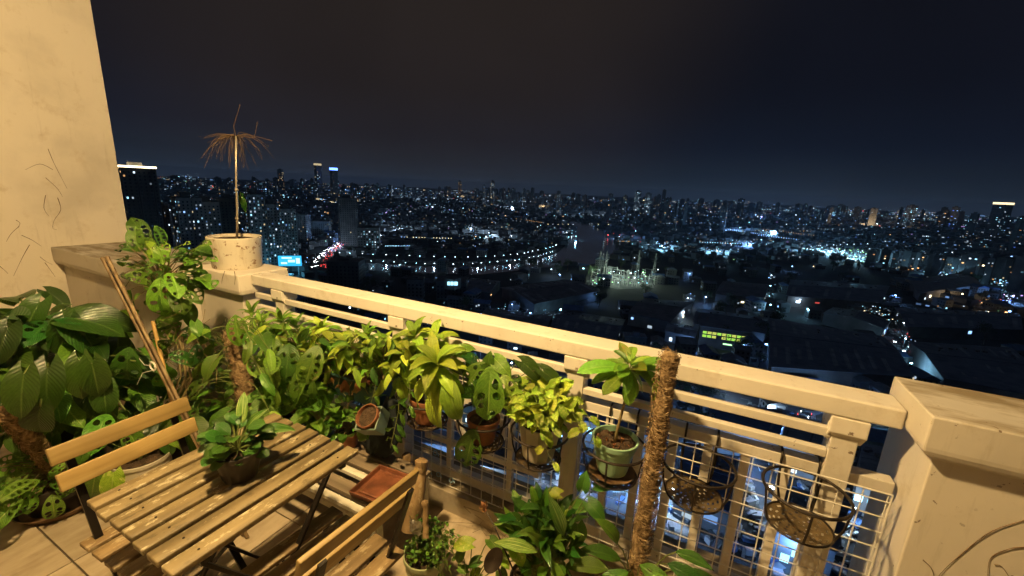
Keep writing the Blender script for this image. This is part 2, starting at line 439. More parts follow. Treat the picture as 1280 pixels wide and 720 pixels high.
# low parapet and its two cap blocks on the left
def cap_profile(s0, s1, n0, n1, z0, z1, ov=.045, left=True):
    """box cap whose lower edge is coved under"""
    m = MB()
    zs = [(z1, 0.0), (z0 + .035, 0.0), (z0 + .012, .006), (z0, .018)]
    vs = []
    for z, d in zs:
        vs += [(s0+d, n0+d, z), (s1-d, n0+d, z), (s1-d, n1-d, z), (s0+d, n1-d, z)]
    fs = [(0,1,2,3), (15,14,13,12)]
    for i in range(3):
        for k in range(4):
            fs.append((i*4+k, i*4+(k+1) % 4, i*4+4+(k+1) % 4, i*4+4+k))
    m.add(vs, fs); return m
pl = thing('low_parapet', 'low cream parapet wall with a broad grimy cap running to the tall left wall', 'parapet', (-3.85, 1.5, 0))
m = MB(); m.box(-.745, .70, -.18, .25, -.16, .915); m.build('wall_body', M['parapet'], pl, bevel=.004)
cap_profile(-.747, .75, -.23, .285, .917, 1.05).build('cap', M['parapet'], pl, bevel=.005, rec=True)
pp = thing('left_pillar', 'short cream pillar at the left end of the railing carrying the speckled pot', 'pillar', (-2.85, 1.66, 0))
m = MB(); m.box(-.298, .20, -.125, .13, -.16, .915); m.build('pillar_body', M['wall'], pp, bevel=.004)
cap_profile(-.2498, .25, -.17, .17, .917, 1.055).build('cap', M['wall'], pp, bevel=.008, rec=True)
vine_trace('dried_vine', 'thin dark tendrils stuck to the tall left wall above the leafy plants',
    [[S(60,186,SW+.002), S(68,205,SW+.003), S(84,236,SW+.002)], [S(57,222,SW+.002), S(72,236,SW+.002), S(78,246,SW+.003)], [S(66,212,SW+.002), S(50,205,SW+.002), S(32,212,SW+.003)],
     [S(72,247,SW+.002), S(76,262,SW+.003), S(68,275,SW+.002), S(66,285,SW+.002), S(71,287,SW+.002)], [S(57,244,SW+.002), S(55,260,SW+.002), S(61,270,SW+.003)],
     [S(24,283,SW+.002), S(14,292,SW+.003), S(8,302,SW+.002)], [S(27,294,SW+.002), S(40,300,SW+.003), S(52,308,SW+.002)], [S(37,306,SW+.002), S(28,322,SW+.003), S(17,345,SW+.002)],
     [S(50,321,SW+.002), S(58,327,SW+.003), S(66,331,SW+.002)], [S(56,328,SW+.002), S(62,336,SW+.003), S(69,346,SW+.002)], [S(0,333,SW+.002), S(6,338,SW+.003), S(10,342,SW+.002)],
     [S(20,275,SW+.002), S(25,279,SW+.002), S(22,285,SW+.003)]], .0016)
vine_trace('dried_vine', 'short dark dry tendrils on the white pillar face below the speckled pot',
    [[N(281,339,1.488), N(278,347,1.487), N(277,355,1.488)], [N(293,339,1.488), N(294,347,1.487), N(293,356,1.488)]], .0015)

# right pillar
pr = thing('right_pillar', 'wide cream pillar with an overhanging grimy cap at the right end of the railing', 'pillar', (1.6, 1.7, 0))
m = MB(); m.box(-.965, 1.4, -.215, .10, -.16, .965); m.build('pillar_body', M['parapet'], pr, bevel=.004)
m = MB()
prof = [(0, .132), (0, .035), (.004, .018), (.016, .004), (.05, 0), (2.4, 0), (2.4, .132)]
x0 = -1.01
vs = []
for zz, d in ((.132, 0), (.040, 0), (.026, .003), (.012, .013), (0, .034)):
    vs += [(x0+d, -.262 + d*.6, zz), (1.4, -.262 + d*.6, zz), (1.4, .03 + .008, zz), (x0+d, .03 + .008, zz)]
fs = [(0,1,2,3), (19,18,17,16)]
for i in range(4):
    for k in range(4): fs.append((i*4+k, i*4+(k+1) % 4, i*4+4+(k+1) % 4, i*4+4+k))
m.add(vs, fs)
m.build('cap', M['parapet'], pr, bevel=.005, rec=True, loc=(0, 0, .968))
vine_trace('dried_vine', 'thin curving dry vine lines on the face of the right pillar',
    [[N(1282,650,1.483), N(1240,664,1.482), N(1205,690,1.483), N(1175,718,1.482), N(1168,735,1.483)],
     [N(1282,684,1.483), N(1262,686,1.482), N(1240,696,1.483), N(1235,712,1.482), N(1236,730,1.483)],
     [N(1154,700,1.483), N(1164,710,1.482), N(1168,722,1.483)], [N(1243,706,1.483), N(1252,708,1.482), N(1262,722,1.483)]], .0011)

kb = MB(); kb.box(-2.645, .633, 1.53, 1.80, -.16, .115)
tag(kb.build('kerb', M['kerb'], bevel=.004), 'low plastered kerb under the railing', kind='structure')

# ---------------------------------------------------------------- railing
rl = thing('balcony_railing', 'cream painted metal railing with broad handrail between the two pillars', 'railing', (-1.0, 1.63, 0))
def rb(name, a0, a1, y0, y1, z0, z1, bev=.003):
    m = MB(); m.box(a0+1.0, a1+1.0, y0-1.63, y1-1.63, z0, z1); return m.build(name, M['rail'], rl, bevel=bev)
rb('handrail', -2.598, .588, 1.567, 1.690, .985, 1.05, .006)
POST = (-2.36, -1.42, -.455, .462)
for s in POST:
    rb('post', s-.036, s+.036, 1.580, 1.660, .117, .933)
    m = MB()  # corbel under the handrail
    m.prism([(-.066, 0), (.028, 0), (.042, 0), (.042, -.055), (.010, -.10), (-.028, -.10), (-.066, -.055)], -.050, .050, 'x')
    o = m.build('corbel', M['rail'], rl, bevel=.003, rec=True, loc=(s+1.0, 0.0, .983))
seg = [(-2.598, -2.396)] + [(POST[i]+.036, POST[i+1]-.036) for i in range(3)] + [(.498, .622)]
for i, (a, c) in enumerate(seg):
    if i < 4:
        rb('upper_bar', a, c, 1.583, 1.613, .898, .930); rb('upper_bar', a, c, 1.583, 1.613, .822, .850)
    rb('middle_bar', a, c, 1.604, 1.655, .742, .783)
    rb('bottom_bar', a, c, 1.604, 1.655, .135, .185)
for k in range(6): 
    x = -.300 + k*.1265
    rb('baluster', x-.016, x+.016, 1.615, 1.645, .185, .742, .002)
def lattice(x0, x1):
    w_ = x1-x0; xc = (x0+x1)/2
    for x in (x0+w_*.30, x1-w_*.30): rb('baluster', x-.015, x+.015, 1.615, 1.645, .185, .742, .002)
    for x in (x0+w_*.14, x1-w_*.14): rb('short_baluster', x-.014, x+.014, 1.613, 1.647, .315, .742, .002)
    rb('cross_bar', x0+w_*.14+.014, x1-w_*.14-.014, 1.618, 1.642, .315, .345, .002)
    # ring on the cross bar
    m = MB(); pts = [(cos(a)*.135, 0, sin(a)*.135) for a in [2*pi*i/28 for i in range(29)]]
    for i in range(28): m.bar(pts[i], pts[i+1], .024, .026, (0, 1, 0))
    m.build('ring', M['rail'], rl, loc=(xc+1.0, .0, .345+.15))
lattice(seg[2][0], seg[2][1]); lattice(seg[1][0], seg[1][1])

hw = MB(); 
wz = .0022
def mesh_panel(lab, x0, x1, z0, z1, y, dx=.062, dz=.056, lean=0.0):
    t = thing('wire_mesh_panel', lab, 'wire mesh', (x0, y, z0), group='cream wire mesh panels tied to the railing')
    t.rotation_euler = (lean, 0, 0)
    W_ = x1-x0; H_ = z1-z0
    mh = MB(); mh.tube([(0,0,0), (W_,0,0)], wz, 6); meh = mh.mesh('wire', M['wire'], smooth=40)
    mv = MB(); mv.tube([(0,.003,0), (0,.003,H_)], wz, 6); mev = mv.mesh('wire', M['wire'], smooth=40)
    k = 0
    while k*dz <= H_+1e-6:
        inst('wire', meh, t, (0, 0, k*dz)); k += 1
    k = 0
    while k*dx <= W_+1e-6:
        inst('wire', mev, t, (k*dx, 0, 0)); k += 1
    f = MB()
    for a, c in (((0,0,0),(W_,0,0)), ((W_,0,0),(W_,0,H_)), ((W_,0,H_),(0,0,H_)), ((0,0,H_),(0,0,0))): f.tube([a, c], .0028, 8)
    f.build('edge_wire', M['wire'], t, smooth=40)
mesh_panel('cream wire mesh panel tied across the right bay behind the empty ring holders', -.40, .60, .13, .775, 1.545)
mesh_panel('cream wire mesh panel tied across the middle bay below the hanging pots', -1.50, -.52, .125, .765, 1.560)
mesh_panel('cream wire mesh panel in the left bay mostly hidden behind leaves', -2.45, -1.56, .13, .77, 1.552)

# lamp fixture on the ceiling above the table, out of frame
lt = thing('ceiling_lamp', 'warm ceiling lamp over the balcony table', 'lamp', (-1.12, .42, 2.95))
m = MB(); m.lathe([(.02, 0), (.13, 0), (.14, -.02), (.135, -.03), (.0, -.03)], 24); m.build('lamp_base', M['rail'], lt, smooth=40)
ld = bpy.data.lights.new('lamp_light', 'POINT'); ld.energy = 460; ld.color = (1.0, .67, .285); ld.shadow_soft_size = .07
lo = bpy.data.objects.new('lamp_light', ld); C.objects.link(lo); lo.parent = lt; lo.location = (0, 0, -.12)

# ---------------------------------------------------------------- table and chairs
T0 = -1.555; T1 = -1.052; TN0 = .385; TN1 = .965
tb = thing('folding_table', 'small slatted wooden folding table with worn varnish and black iron legs', 'table', ((T0+T1)/2, (TN0+TN1)/2, 0), radians(-.5))
hw_ = (T1-T0)/2; hl = (TN1-TN0)/2
pitch = (T1-T0)/7
for i in range(7):
    x = -hw_ + pitch*(i+.5)
    m = MB(); e0 = U(-.004, .004); m.box(x-.0275, x+.0275, -hl+e0, hl+e0, .684, .703)
    m.build('slat', M['tablewood'], tb, bevel=.0035, smooth=50)
for y in (-hl+.07, hl-.07):
    m = MB(); m.bar((-hw_+.01, y, .676), (hw_-.01, y, .676), .022, .012); m.build('cross_bar', M['iron'], tb)
m = MB(); m.lathe([(.0, .0012), (.003, .0012), (.0034, 0), (.0034, -.002)], 8); SCR = m.mesh('screw', M['iron'])
for i in range(7):
    for y in (-hl+.07, hl-.07): inst('screw', SCR, tb, (-hw_ + pitch*(i+.5), y, .7032))
for sx in (-1, 1):
    x = sx*(hw_-.06)
    m = MB(); m.bar((x, -hl+.06, .668), (x, hl-.06, 0.008), .011, .02, (1,0,0)); m.build('leg', M['iron'], tb, bevel=.002)
    m = MB(); m.bar((x-sx*.014, hl-.06, .668), (x-sx*.014, -hl+.06, 0.008), .011, .02, (1,0,0)); m.build('leg', M['iron'], tb, bevel=.002)
for y, z in ((-hl+.09, .10), (hl-.09, .10)):
    m = MB(); m.tube([(-hw_+.07, y, z), (hw_-.07, y, z)], .006, 8); m.build('stretcher', M['iron'], tb, smooth=40)

def chair(lab, loc, rz, wood, seatw):
    t = thing('folding_chair', lab, 'chair', loc, rz, 'slatted folding chairs at the small table')
    # local: faces +X, backrest at -X ; slats run along Y
    for i in range(5):
        x = -.17 + i*.078
        m = MB(); m.box(x-.031, x+.031, -.19, .19, .432, .448); m.build('seat_slat', seatw, t, bevel=.003, smooth=50)
    for (z, x) in ((.755, -.262), (.672, -.232)):
        m = MB(); m.box(-.008, .008, -.20, .20, -.029, .029); o = m.build('back_slat', wood, t, bevel=.003, smooth=50, loc=(x + .014, 0, z)); o.rotation_euler = (0, radians(-17), 0)
    for sy in (-1, 1):
        y = sy*.150
        m = MB(); m.bar((-.272, y, .745), (-.17, y, .44), .009, .022, (0,1,0)); m.bar((-.17, y, .44), (.19, y, .008), .009, .022, (0,1,0)); m.build('back_leg', M['iron'], t)
        m = MB(); m.bar((.165, y-sy*.012, .425), (-.19, y-sy*.012, .008), .009, .022, (0,1,0)); m.build('front_leg', M['iron'], t)
        m = MB(); m.bar((-.19, y-sy*.024, .423), (.17, y-sy*.024, .423), .009, .018, (0,1,0)); m.build('seat_rail', M['iron'], t)
    for x, z in ((-.13, .08), (.14, .08)):
        m = MB(); m.tube([(x, -.16, z), (x, .16, z)], .0055, 8); m.build('stretcher', M['iron'], t, smooth=40)
    return t
chair('wooden folding chair on the left with honey coloured back slats, tucked under the table', (-1.55, .60, 0), radians(2), M['chairwood'], M['seatwood'])
chair('wooden folding chair at the bottom with its back to the pot of small herbs', (-1.008, .722, 0), radians(180-4), M['chairwood'], M['seatwood'])

# white stand under the planters
st = thing('plant_stand', 'low slatted plant stand of white and brown boards behind the table', 'stand', (-1.35, 1.28, 0))
for i, (y, mm) in enumerate(((-.205, 'whitewood'), (-.125, 'greywood'), (-.045, 'whitewood'), (.035, 'greywood'), (.115, 'greywood'))):
    m = MB(); m.box(-.55, .26, y-.017 if mm == 'whitewood' else y-.034, y+.017 if mm == 'whitewood' else y+.034, .285 if mm=='whitewood' else .278, .305 if mm=='whitewood' else .296); m.build('slat', M[mm], st, bevel=.002)
for x in (-.52, .235):
    for y in (-.19, .12):
        m = MB(); m.box(x-.02, x+.02, y-.018, y+.018, 0, .276); m.build('leg', M['whitewood'], st, bevel=.002)
m = MB(); m.box(-.498, .213, -.20, -.18, .22, .255); m.build('apron', M['whitewood'], st, bevel=.002)
tr = thing('plant_tray', 'shallow square terracotta coloured tray lying on the white slatted stand', 'tray', (-1.185, 1.215, .306), radians(4))
m = MB()
a_, h_ = .105, .022
o1 = [(-a_-.02, -a_), (a_+.02, -a_), (a_+.02, a_), (-a_-.02, a_)]
def ringbox(m, sx, sy, z0, z1, th):
    v = []
    for (k, z) in ((1.0, z0), (1.06, z1), (1.06 - th, z1), (1.0 - th, z0+.006)):
        v += [(-sx*k, -sy*k, z), (sx*k, -sy*k, z), (sx*k, sy*k, z), (-sx*k, sy*k, z)]
    f = [(3,2,1,0), (12,13,14,15)]
    for i in range(3):
        for k in range(4): f.append((i*4+k, i*4+(k+1) % 4, i*4+4+(k+1) % 4, i*4+4+k))
    m.add(v, f)
ringbox(m, .105, .098, 0, .026, .07); m.build('tray_body', M['tray'], tr, bevel=.003, rec=True)
m = MB(); ringbox(m, .078, .070, .0075, .012, .06); m.build('tray_ridge', M['tray'], tr)

m = MB()
for k in range(13):
    a, c_ = 2*pi*k/12, 2*pi*(k+1)/12
m.tube([(cos(a)*.012, sin(a)*.004, sin(a)*.010) for a in [2*pi*k/12 for k in range(13)]] + [(.018, -.004, .004), (.028, -.008, -.004)], .0022, 6)
TIE = m.mesh('tie', plain('pale blue plastic tie', (.30, .48, .62), .4, .1, 20, 0), smooth=60)
for (x, y, lab) in ((544, 566, 'pale blue cable tie on the mesh below the pot of lime leaves'), (536, 590, 'pale cable tie on the lowest mesh wire above the driftwood'), (548, 593, 'pale cable tie on the lower mesh wire right of the driftwood'), (564, 600, 'pale cable tie on the lower mesh wire below the holed leaves')):
    q = N(x, y, 1.552); o = inst('cable_tie', TIE, None, q); tag(o, lab, 'cable tie')
q = N(788, 685, 1.538)
o = MB(); o.box(-.016, .016, -.001, .001, -.007, .007); o = o.build('paper_tag', plain('paper', (.7, .68, .6), .8, .1, 20, 0), loc=q); tag(o, 'small white tag on the lower mesh wire left of the tall coir pole', 'tag')
# ---------------------------------------------------------------- leaves
def leaf_mesh(name, m, W=.35, peak=.4, tip=1.0, lobe=.0, fold=.25, droop=.8, wave=.0, nu=9, nv=4, base=.0, sharp=1.0, curl=0.0, seed=0):
    """one leaf, base at the origin, growing along +Y, face up +Z; nv cells across each half"""
    rnd = random.Random(seed)
    me = bpy.data.meshes.new(name); vs = []; uv = []; fs = []
    ph = rnd.uniform(0, 6); side = rnd.uniform(-.12, .12)
    def width(t):
        # beta like profile
        a = peak / (1 - peak) * sharp; bb = sharp
        mx = (peak ** a) * ((1 - peak) ** bb)
        g = (max(t, 0) ** a) * (max(1 - t, 0) ** bb) / mx
        return W * max(g, base * (1 - t) ** .5 if t < .5 else g)
    for i in range(nu + 1):
        t = i / nu
        tt = t
        for j in range(-nv, nv + 1):
            v = j / nv
            wd = width(tt)
            x = v * wd
            y = tt - lobe * abs(v) ** 1.6 * (1 - tt) ** 3
            z = abs(v) * wd * fold - curl * (abs(v) ** 2.2) * wd + wave * sin(tt * 13 + ph + (2 if v > 0 else 0)) * v * v
            vs.append((x + side * tt * tt * .5, y, z)); uv.append((.5 + v / 2, tt))
    k = droop
    out = []
    for (x, y, z) in vs:
        if abs(k) > 1e-3:
            r = 1 / k; a = y * k
            out.append((x, sin(a) * r + z * sin(a), -(1 - cos(a)) * r + z * cos(a)))
        else: out.append((x, y, z))
    R_ = 2 * nv + 1
    for i in range(nu):
        for j in range(2 * nv):
            a = i * R_ + j; fs.append((a, a + 1, a + 1 + R_, a + R_))
    me.from_pydata(out, [], fs); me.materials.append(m)
    me.polygons.foreach_set('use_smooth', [True] * len(fs))
    ul = me.uv_layers.new(name='UVMap')
    for p in me.polygons:
        for li, vi in zip(p.loop_indices, p.vertices): ul.data[li].uv = uv[vi]
    me.update(); return me
def hole_leaf(name, m, W=.36, droop=.7, fold=.2, seed=0, cells=5, split=False):
    """heart leaf of a swiss cheese vine: real holes between the side veins"""
    rnd = random.Random(seed); verts = []; uvs = []; faces = []
    idx = {}
    side = rnd.uniform(-.1, .1)
    def wid(t):
        a = .62; bb = 1.0
        mx = (.38 ** a) * (.62 ** bb)
        return W * max((max(t, 0) ** a) * (max(1 - t, 0) ** bb) / mx, .0)
    def P(t, v):
        key = (round(t, 4), round(v, 4))
        if key in idx: return idx[key]
        wd = wid(t); x = v * wd; y = t + abs(v) * .26 * (1 - t) * t - .26 * abs(v) ** 1.6 * (1 - t) ** 4
        z = abs(v) * wd * fold + .012 * sin(t * 17 + v * 3)
        r = 1 / droop; a = y * droop
        verts.append((x + side * t * t * .4, sin(a) * r + z * sin(a), -(1 - cos(a)) * r + z * cos(a))); uvs.append((.5 + v / 2, t))
        idx[key] = len(verts) - 1; return idx[key]
    ts = [0, .05] + [.05 + .80 * (i + 1) / cells for i in range(cells)] + [.93, 1.0]
    for sg in (-1, 1):
        vv = [0, .13 * sg, .86 * sg, 1.0 * sg]
        for i in range(len(ts) - 1):
            a, b_ = ts[i], ts[i + 1]
            hole = 1 <= i <= cells and rnd.random() < .82
            mid = (a + b_) / 2
            for j in range(3):
                va, vb = vv[j], vv[j + 1]; vm = (va + vb) / 2
                ring = [(a, va), (mid, va), (b_, va), (b_, vm), (b_, vb), (mid, vb), (a, vb), (a, vm)]
                ids = [P(*q) for q in ring]
                if j == 1 and hole:
                    kx = rnd.uniform(.62, .86); inner = []
                    for q in ring:
                        dt, dv = q[0] - mid, q[1] - vm
                        cc = 1.0 if (dt == 0 or dv == 0) else .74
                        inner.append((mid + dt * kx * cc, vm + dv * kx * cc))
                    ii = [P(*q) for q in inner]
                    for k in range(8):
                        f = (ids[k], ids[(k+1) % 8], ii[(k+1) % 8], ii[k]); faces.append(f if sg < 0 else f[::-1])
                elif j == 2 and hole and split and rnd.random() < .6:
                    c = P(mid, va + (vb - va) * .1)
                    for k in range(8):
                        if k in (4, 5): continue
                        f = (ids[k], ids[(k+1) % 8], c); faces.append(f if sg < 0 else f[::-1])
                else:
                    c = P(mid, vm)
                    for k in range(8):
                        f = (ids[k], ids[(k+1) % 8], c); faces.append(f if sg < 0 else f[::-1])
    faces = [f for f in faces if len(set(f)) == len(f)]
    me = bpy.data.meshes.new(name); me.from_pydata(verts, [], faces); me.materials.append(m)
    bm = bmesh.new(); bm.from_mesh(me); bmesh.ops.recalc_face_normals(bm, faces=bm.faces); bm.to_mesh(me); bm.free()
    me.polygons.foreach_set('use_smooth', [True] * len(me.polygons))
    ul = me.uv_layers.new(name='UVMap')
    for p in me.polygons:
        for li, vi in zip(p.loop_indices, p.vertices): ul.data[li].uv = uvs[vi]
    me.update(); return me
def fam(fn, m, n, **k):
    out = []
    for i in range(n):
        kk = dict(k)
        for q in ('droop', 'fold', 'W'):
            if q in kk: kk[q] = kk[q] * U(.7, 1.35) if q != 'W' else kk[q] * U(.88, 1.12)
        out.append(fn('leaf', m, seed=i*13+7, **kk))
    return out
F = {}
F['phil'] = fam(leaf_mesh, L['dark'], 7, W=.30, peak=.36, lobe=.30, fold=.28, droop=1.0, wave=.012, base=.3)
F['philmid'] = fam(leaf_mesh, L['mid'], 6, W=.30, peak=.36, lobe=.30, fold=.28, droop=.9, wave=.012, base=.3)
F['holed'] = fam(hole_leaf, L['mid'], 6, W=.34, droop=.7, fold=.2)
F['holeb'] = fam(hole_leaf, L['bright'], 5, W=.34, droop=.7, fold=.2)
F['holedk'] = fam(hole_leaf, L['deep'], 5, W=.34, droop=.8, fold=.2)
F['mons'] = fam(hole_leaf, L['mid'], 3, W=.36, droop=.5, fold=.22, cells=4, split=True)
F['pothos'] = fam(leaf_mesh, L['mid'], 5, W=.34, peak=.34, lobe=.22, fold=.25, droop=.8, base=.45, nu=8, nv=3)
F['gold'] = fam(leaf_mesh, L['gold'], 7, W=.36, peak=.36, lobe=.20, fold=.35, droop=.9, base=.45, wave=.03, nu=8, nv=3)
F['lime'] = fam(leaf_mesh, L['lime'], 7, W=.185, peak=.42, fold=.45, droop=1.3, wave=.01, base=.25, nu=11, nv=3)
F['song'] = fam(leaf_mesh, L['lime'], 7, W=.17, peak=.40, fold=.35, droop=1.0, base=.45, nu=8, nv=2)
F['brt'] = fam(leaf_mesh, L['bright'], 7, W=.15, peak=.38, fold=.35, droop=1.1, base=.35, nu=9, nv=2)
F['lance'] = fam(leaf_mesh, L['deep'], 7, W=.16, peak=.42, fold=.35, droop=.9, wave=.015, base=.1, nu=9, nv=3)
F['lancem'] = fam(leaf_mesh, L['mid'], 7, W=.17, peak=.42, fold=.35, droop=.9, wave=.015, base=.1, nu=9, nv=3)
F['obov'] = fam(leaf_mesh, L['round'], 6, W=.36, peak=.55, fold=.15, droop=.7, base=.15, sharp=.6, nu=9, nv=3)
F['strip'] = fam(leaf_mesh, L['stripe'], 5, W=.15, peak=.45, fold=.4, droop=.9, wave=.012, base=.15, nu=11, nv=3)
F['plum'] = fam(leaf_mesh, L['bright'], 6, W=.185, peak=.58, fold=.25, droop=.7, base=.05, sharp=.8, nu=10, nv=3)
F['amber'] = fam(leaf_mesh, L['ambered'], 3, W=.24, peak=.5, fold=.3, droop=.6, base=.1, nu=10, nv=3)
F['dry'] = fam(leaf_mesh, L['dry'], 4, W=.22, peak=.4, fold=.6, droop=2.0, wave=.06, base=.2, nu=9, nv=3)
F['tiny'] = fam(leaf_mesh, L['mid'], 4, W=.30, peak=.5, fold=.2, droop=.8, base=.2, nu=4, nv=1)
F['tinyd'] = fam(leaf_mesh, L['dark'], 3, W=.26, peak=.5, fold=.2, droop=.8, base=.2, nu=4, nv=1)

def leafm(loc, d, up, size):
    d = Vector(d).normalized(); up = Vector(up)
    x = d.cross(up)
    if x.length < 1e-3: x = d.cross(Vector((1, .3, 0)))
    x.normalize(); z = x.cross(d)
    m = Matrix((x, d, z)).transposed().to_4x4() @ Matrix.Scale(size, 4)
    return Matrix.Translation(loc) @ m
def put(parent, f, pos, d, up, size, name='leaf'):
    me = random.choice(F[f]) if isinstance(f, str) else f
    o = bpy.data.objects.new(name, me); C.objects.link(o); o.parent = parent
    o.matrix_local = leafm(Vector(pos) - parent.location, d, up, size)
    return o
def rv(s=1.0): return Vector((U(-1, 1), U(-1, 1), U(-1, 1))) * s
def petiole(m, a, b, r=.0022, lift=.3, mi=0):
    a = Vector(a); b = Vector(b); L_ = (b - a).length
    mid = (a + b) / 2 + Vector((0, 0, lift * L_))
    pts = [a*(1-t)**2 + mid*2*t*(1-t) + b*t*t for t in (0, .25, .5, .75, 1)]
    m.tube(pts, r, 5, mi, cap=False)
    return (pts[-1] - pts[-2]).normalized()
def toward_cam(p): return (CAMP - Vector(p)).normalized()
def cloud(parent, stems, core, pts, fams, size, droopy=.5, face=.5, jit=.35, lift=.3, r=.0022, out=1.0):
    """leaves at the given points, each on a petiole from the core"""
    core = Vector(core)
    for p in pts:
        p = Vector(p); L_ = (p - core).length
        d = petiole(stems, core + rv(.012), p, r, lift)
        dd = ((p - core).normalized() * out + d * .6 + Vector((0, 0, -droopy)) + rv(jit)).normalized()
        up = (Vector((0, 0, 1)) * (1 - face) + toward_cam(p) * face + rv(jit * .6))
        put(parent, random.choice(fams), p, dd, up, U(*size))
def ell(c, r, n, lo=.35, zmin=-1.0):
    out = []
    while len(out) < n:
        v = rv(1)
        if lo < v.length <= 1 and v.z > zmin: out.append(Vector(c) + Vector((v.x*r[0], v.y*r[1], v.z*r[2])))
    return out
def rosette(parent, c, n, f, size, axis=(0, 0, 1), e0=80, e1=-5, h=.04, face=0.0):
    """leaves spiralling out of a short shoot"""
    c = Vector(c); ax = Vector(axis).normalized(); x = ax.cross(Vector((.2, 1, .1))).normalized(); y = ax.cross(x)
    for i in range(n):
        a = i * 2.39996 + U(-.2, .2); t = i / max(n - 1, 1)
        e = radians(e1 + (e0 - e1) * t + U(-8, 8))
        out = x * cos(a) + y * sin(a)
        d = out * cos(e) + ax * sin(e)
        put(parent, f, c + ax * (h * t) + out * .006, d, ax + out * -.2 * t + toward_cam(c) * face, size * (1 - .35 * t) * U(.85, 1.1))
def pot(parent, m, c, r0, r1, h, soil=True, ribs=0, lip=.006, seg=28, z0=0.0, flat=False, wall=.005):
    c = Vector(c) - parent.location
    b = MB()
    prof = [(.001, z0), (r0*.97, z0), (r0, z0+.004), (r1 - lip, z0 + h - .022), (r1 - lip, z0 + h - .020), (r1, z0 + h - .018), (r1, z0 + h - .002), (r1 - .002, z0 + h), (r1 - wall, z0 + h), (r1 - wall - .002, z0 + h - .015), (r1 - wall - .004, z0 + h*.6)]
    if ribs: b.lathe(prof, ribs*4, c, rib=.018, ribs=ribs)
    else: b.lathe(prof, seg, c)
    o = b.build('pot', m, parent, smooth=None if flat else 35)
    if soil:
        s = MB(); rr = r1 - wall - .0035; zz = z0 + h - .018
        for k in range(5):
            pass
        rings = [0, .3, .55, .8, 1]; vs = [(c[0], c[1], c[2] + zz + .006)]; fs = []
        sg = 24
        for q in rings[1:]:
            for k in range(sg):
                a = 2*pi*k/sg; vs.append((c[0]+cos(a)*rr*q, c[1]+sin(a)*rr*q, c[2]+zz+U(-.003, .006)*(q < 1)))
        for k in range(sg): fs.append((0, 1+k, 1+(k+1) % sg))
        for q in range(3):
            for k in range(sg): fs.append((1+q*sg+k, 1+(q+1)*sg+k, 1+(q+1)*sg+(k+1) % sg, 1+q*sg+(k+1) % sg))
        s.add(vs, fs); s.build('soil', M['soil'], parent, smooth=180)
    return o
def plant(name, lab, cat, loc, group=None):
    return thing(name, lab, cat, loc, 0, group)

# ---------------------------------------------------------------- ring holders on the middle bar
def holder(s, n, z, lab, lean=0.0):
    t = thing('pot_holder', lab, 'pot holder', (s, n, z), 0, 'black wire pot holders hooked on the railing')
    def circ(r, zz, k=32): return [(cos(2*pi*i/k)*r, sin(2*pi*i/k)*r, zz) for i in range(k+1)]
    m = MB(); m.tube(circ(.120, .135), .0050, 8, cap=False); m.build('top_ring', M['holder'], t, smooth=60)
    # perforated plate
    m = MB(); R_ = [.0, .012, .022, .028, .036, .042, .050, .056, .064, .070, .078, .084, .094]; sg = 36; vs = [(0, 0, 0)]; fs = []
    for q in R_[1:]:
        for k in range(sg): vs.append((cos(2*pi*k/sg)*q, sin(2*pi*k/sg)*q, .012*(q/.094)**3))
    for k in range(sg): fs.append((0, 1+k, 1+(k+1) % sg))
    for q in range(len(R_)-2):
        for k in range(sg):
            if q in (1, 3, 5, 7, 9) and (k + q) % (4 if q < 4 else 3) == 0: continue
            fs.append((1+q*sg+k, 1+(q+1)*sg+k, 1+(q+1)*sg+(k+1) % sg, 1+q*sg+(k+1) % sg))
    m.add(vs, fs); m.build('plate', M['plate'], t, smooth=180)
    m = MB(); m.tube(circ(.095, .013), .0035, 8, cap=False); m.build('bottom_ring', M['holder'], t, smooth=60)
    for a in (200, 270, 340, 60, 120):
        a = radians(a); m = MB()
        m.tube([(cos(a)*.095, sin(a)*.095, .013), (cos(a)*.110, sin(a)*.110, .06), (cos(a)*.120, sin(a)*.120, .135)], .0036, 6); m.build('rib', M['holder'], t, smooth=60)
    yb = 1.604 - n - .008; zt = .783 - z
    for sx in (-1, 1):
        x = sx * .055
        pts = [(x*.8, .085, .013), (x, .105, .06), (x, yb, .125), (x, yb, zt - .005), (x, yb + .006, zt + .008), (x, yb + .022, zt + .013), (x, yb + .045, zt + .010), (x, yb + .066, zt + .002), (x, yb + .070, zt - .022)]
        m = MB(); m.tube(pts, .0042, 8); m.build('hook', M['holder'], t, smooth=60)
    return t
HN = 1.462
HS = [(-1.135, .530, 'black wire pot holder carrying the terracotta pot with the long lime leaves'),
      (-.825, .520, 'black wire pot holder carrying the small terracotta pot with hanging holed leaves'),
      (-.553, .535, 'black wire pot holder carrying the off white faceted pot of golden pothos'),
      (-.243, .575, 'black wire pot holder carrying the mint green pot'),
      (.050, .600, 'empty black wire pot holder just right of the tall coir pole'),
      (.365, .620, 'empty black wire pot holder furthest right, next to the last post')]
for s, z, lab in HS: holder(s, HN, z, lab)

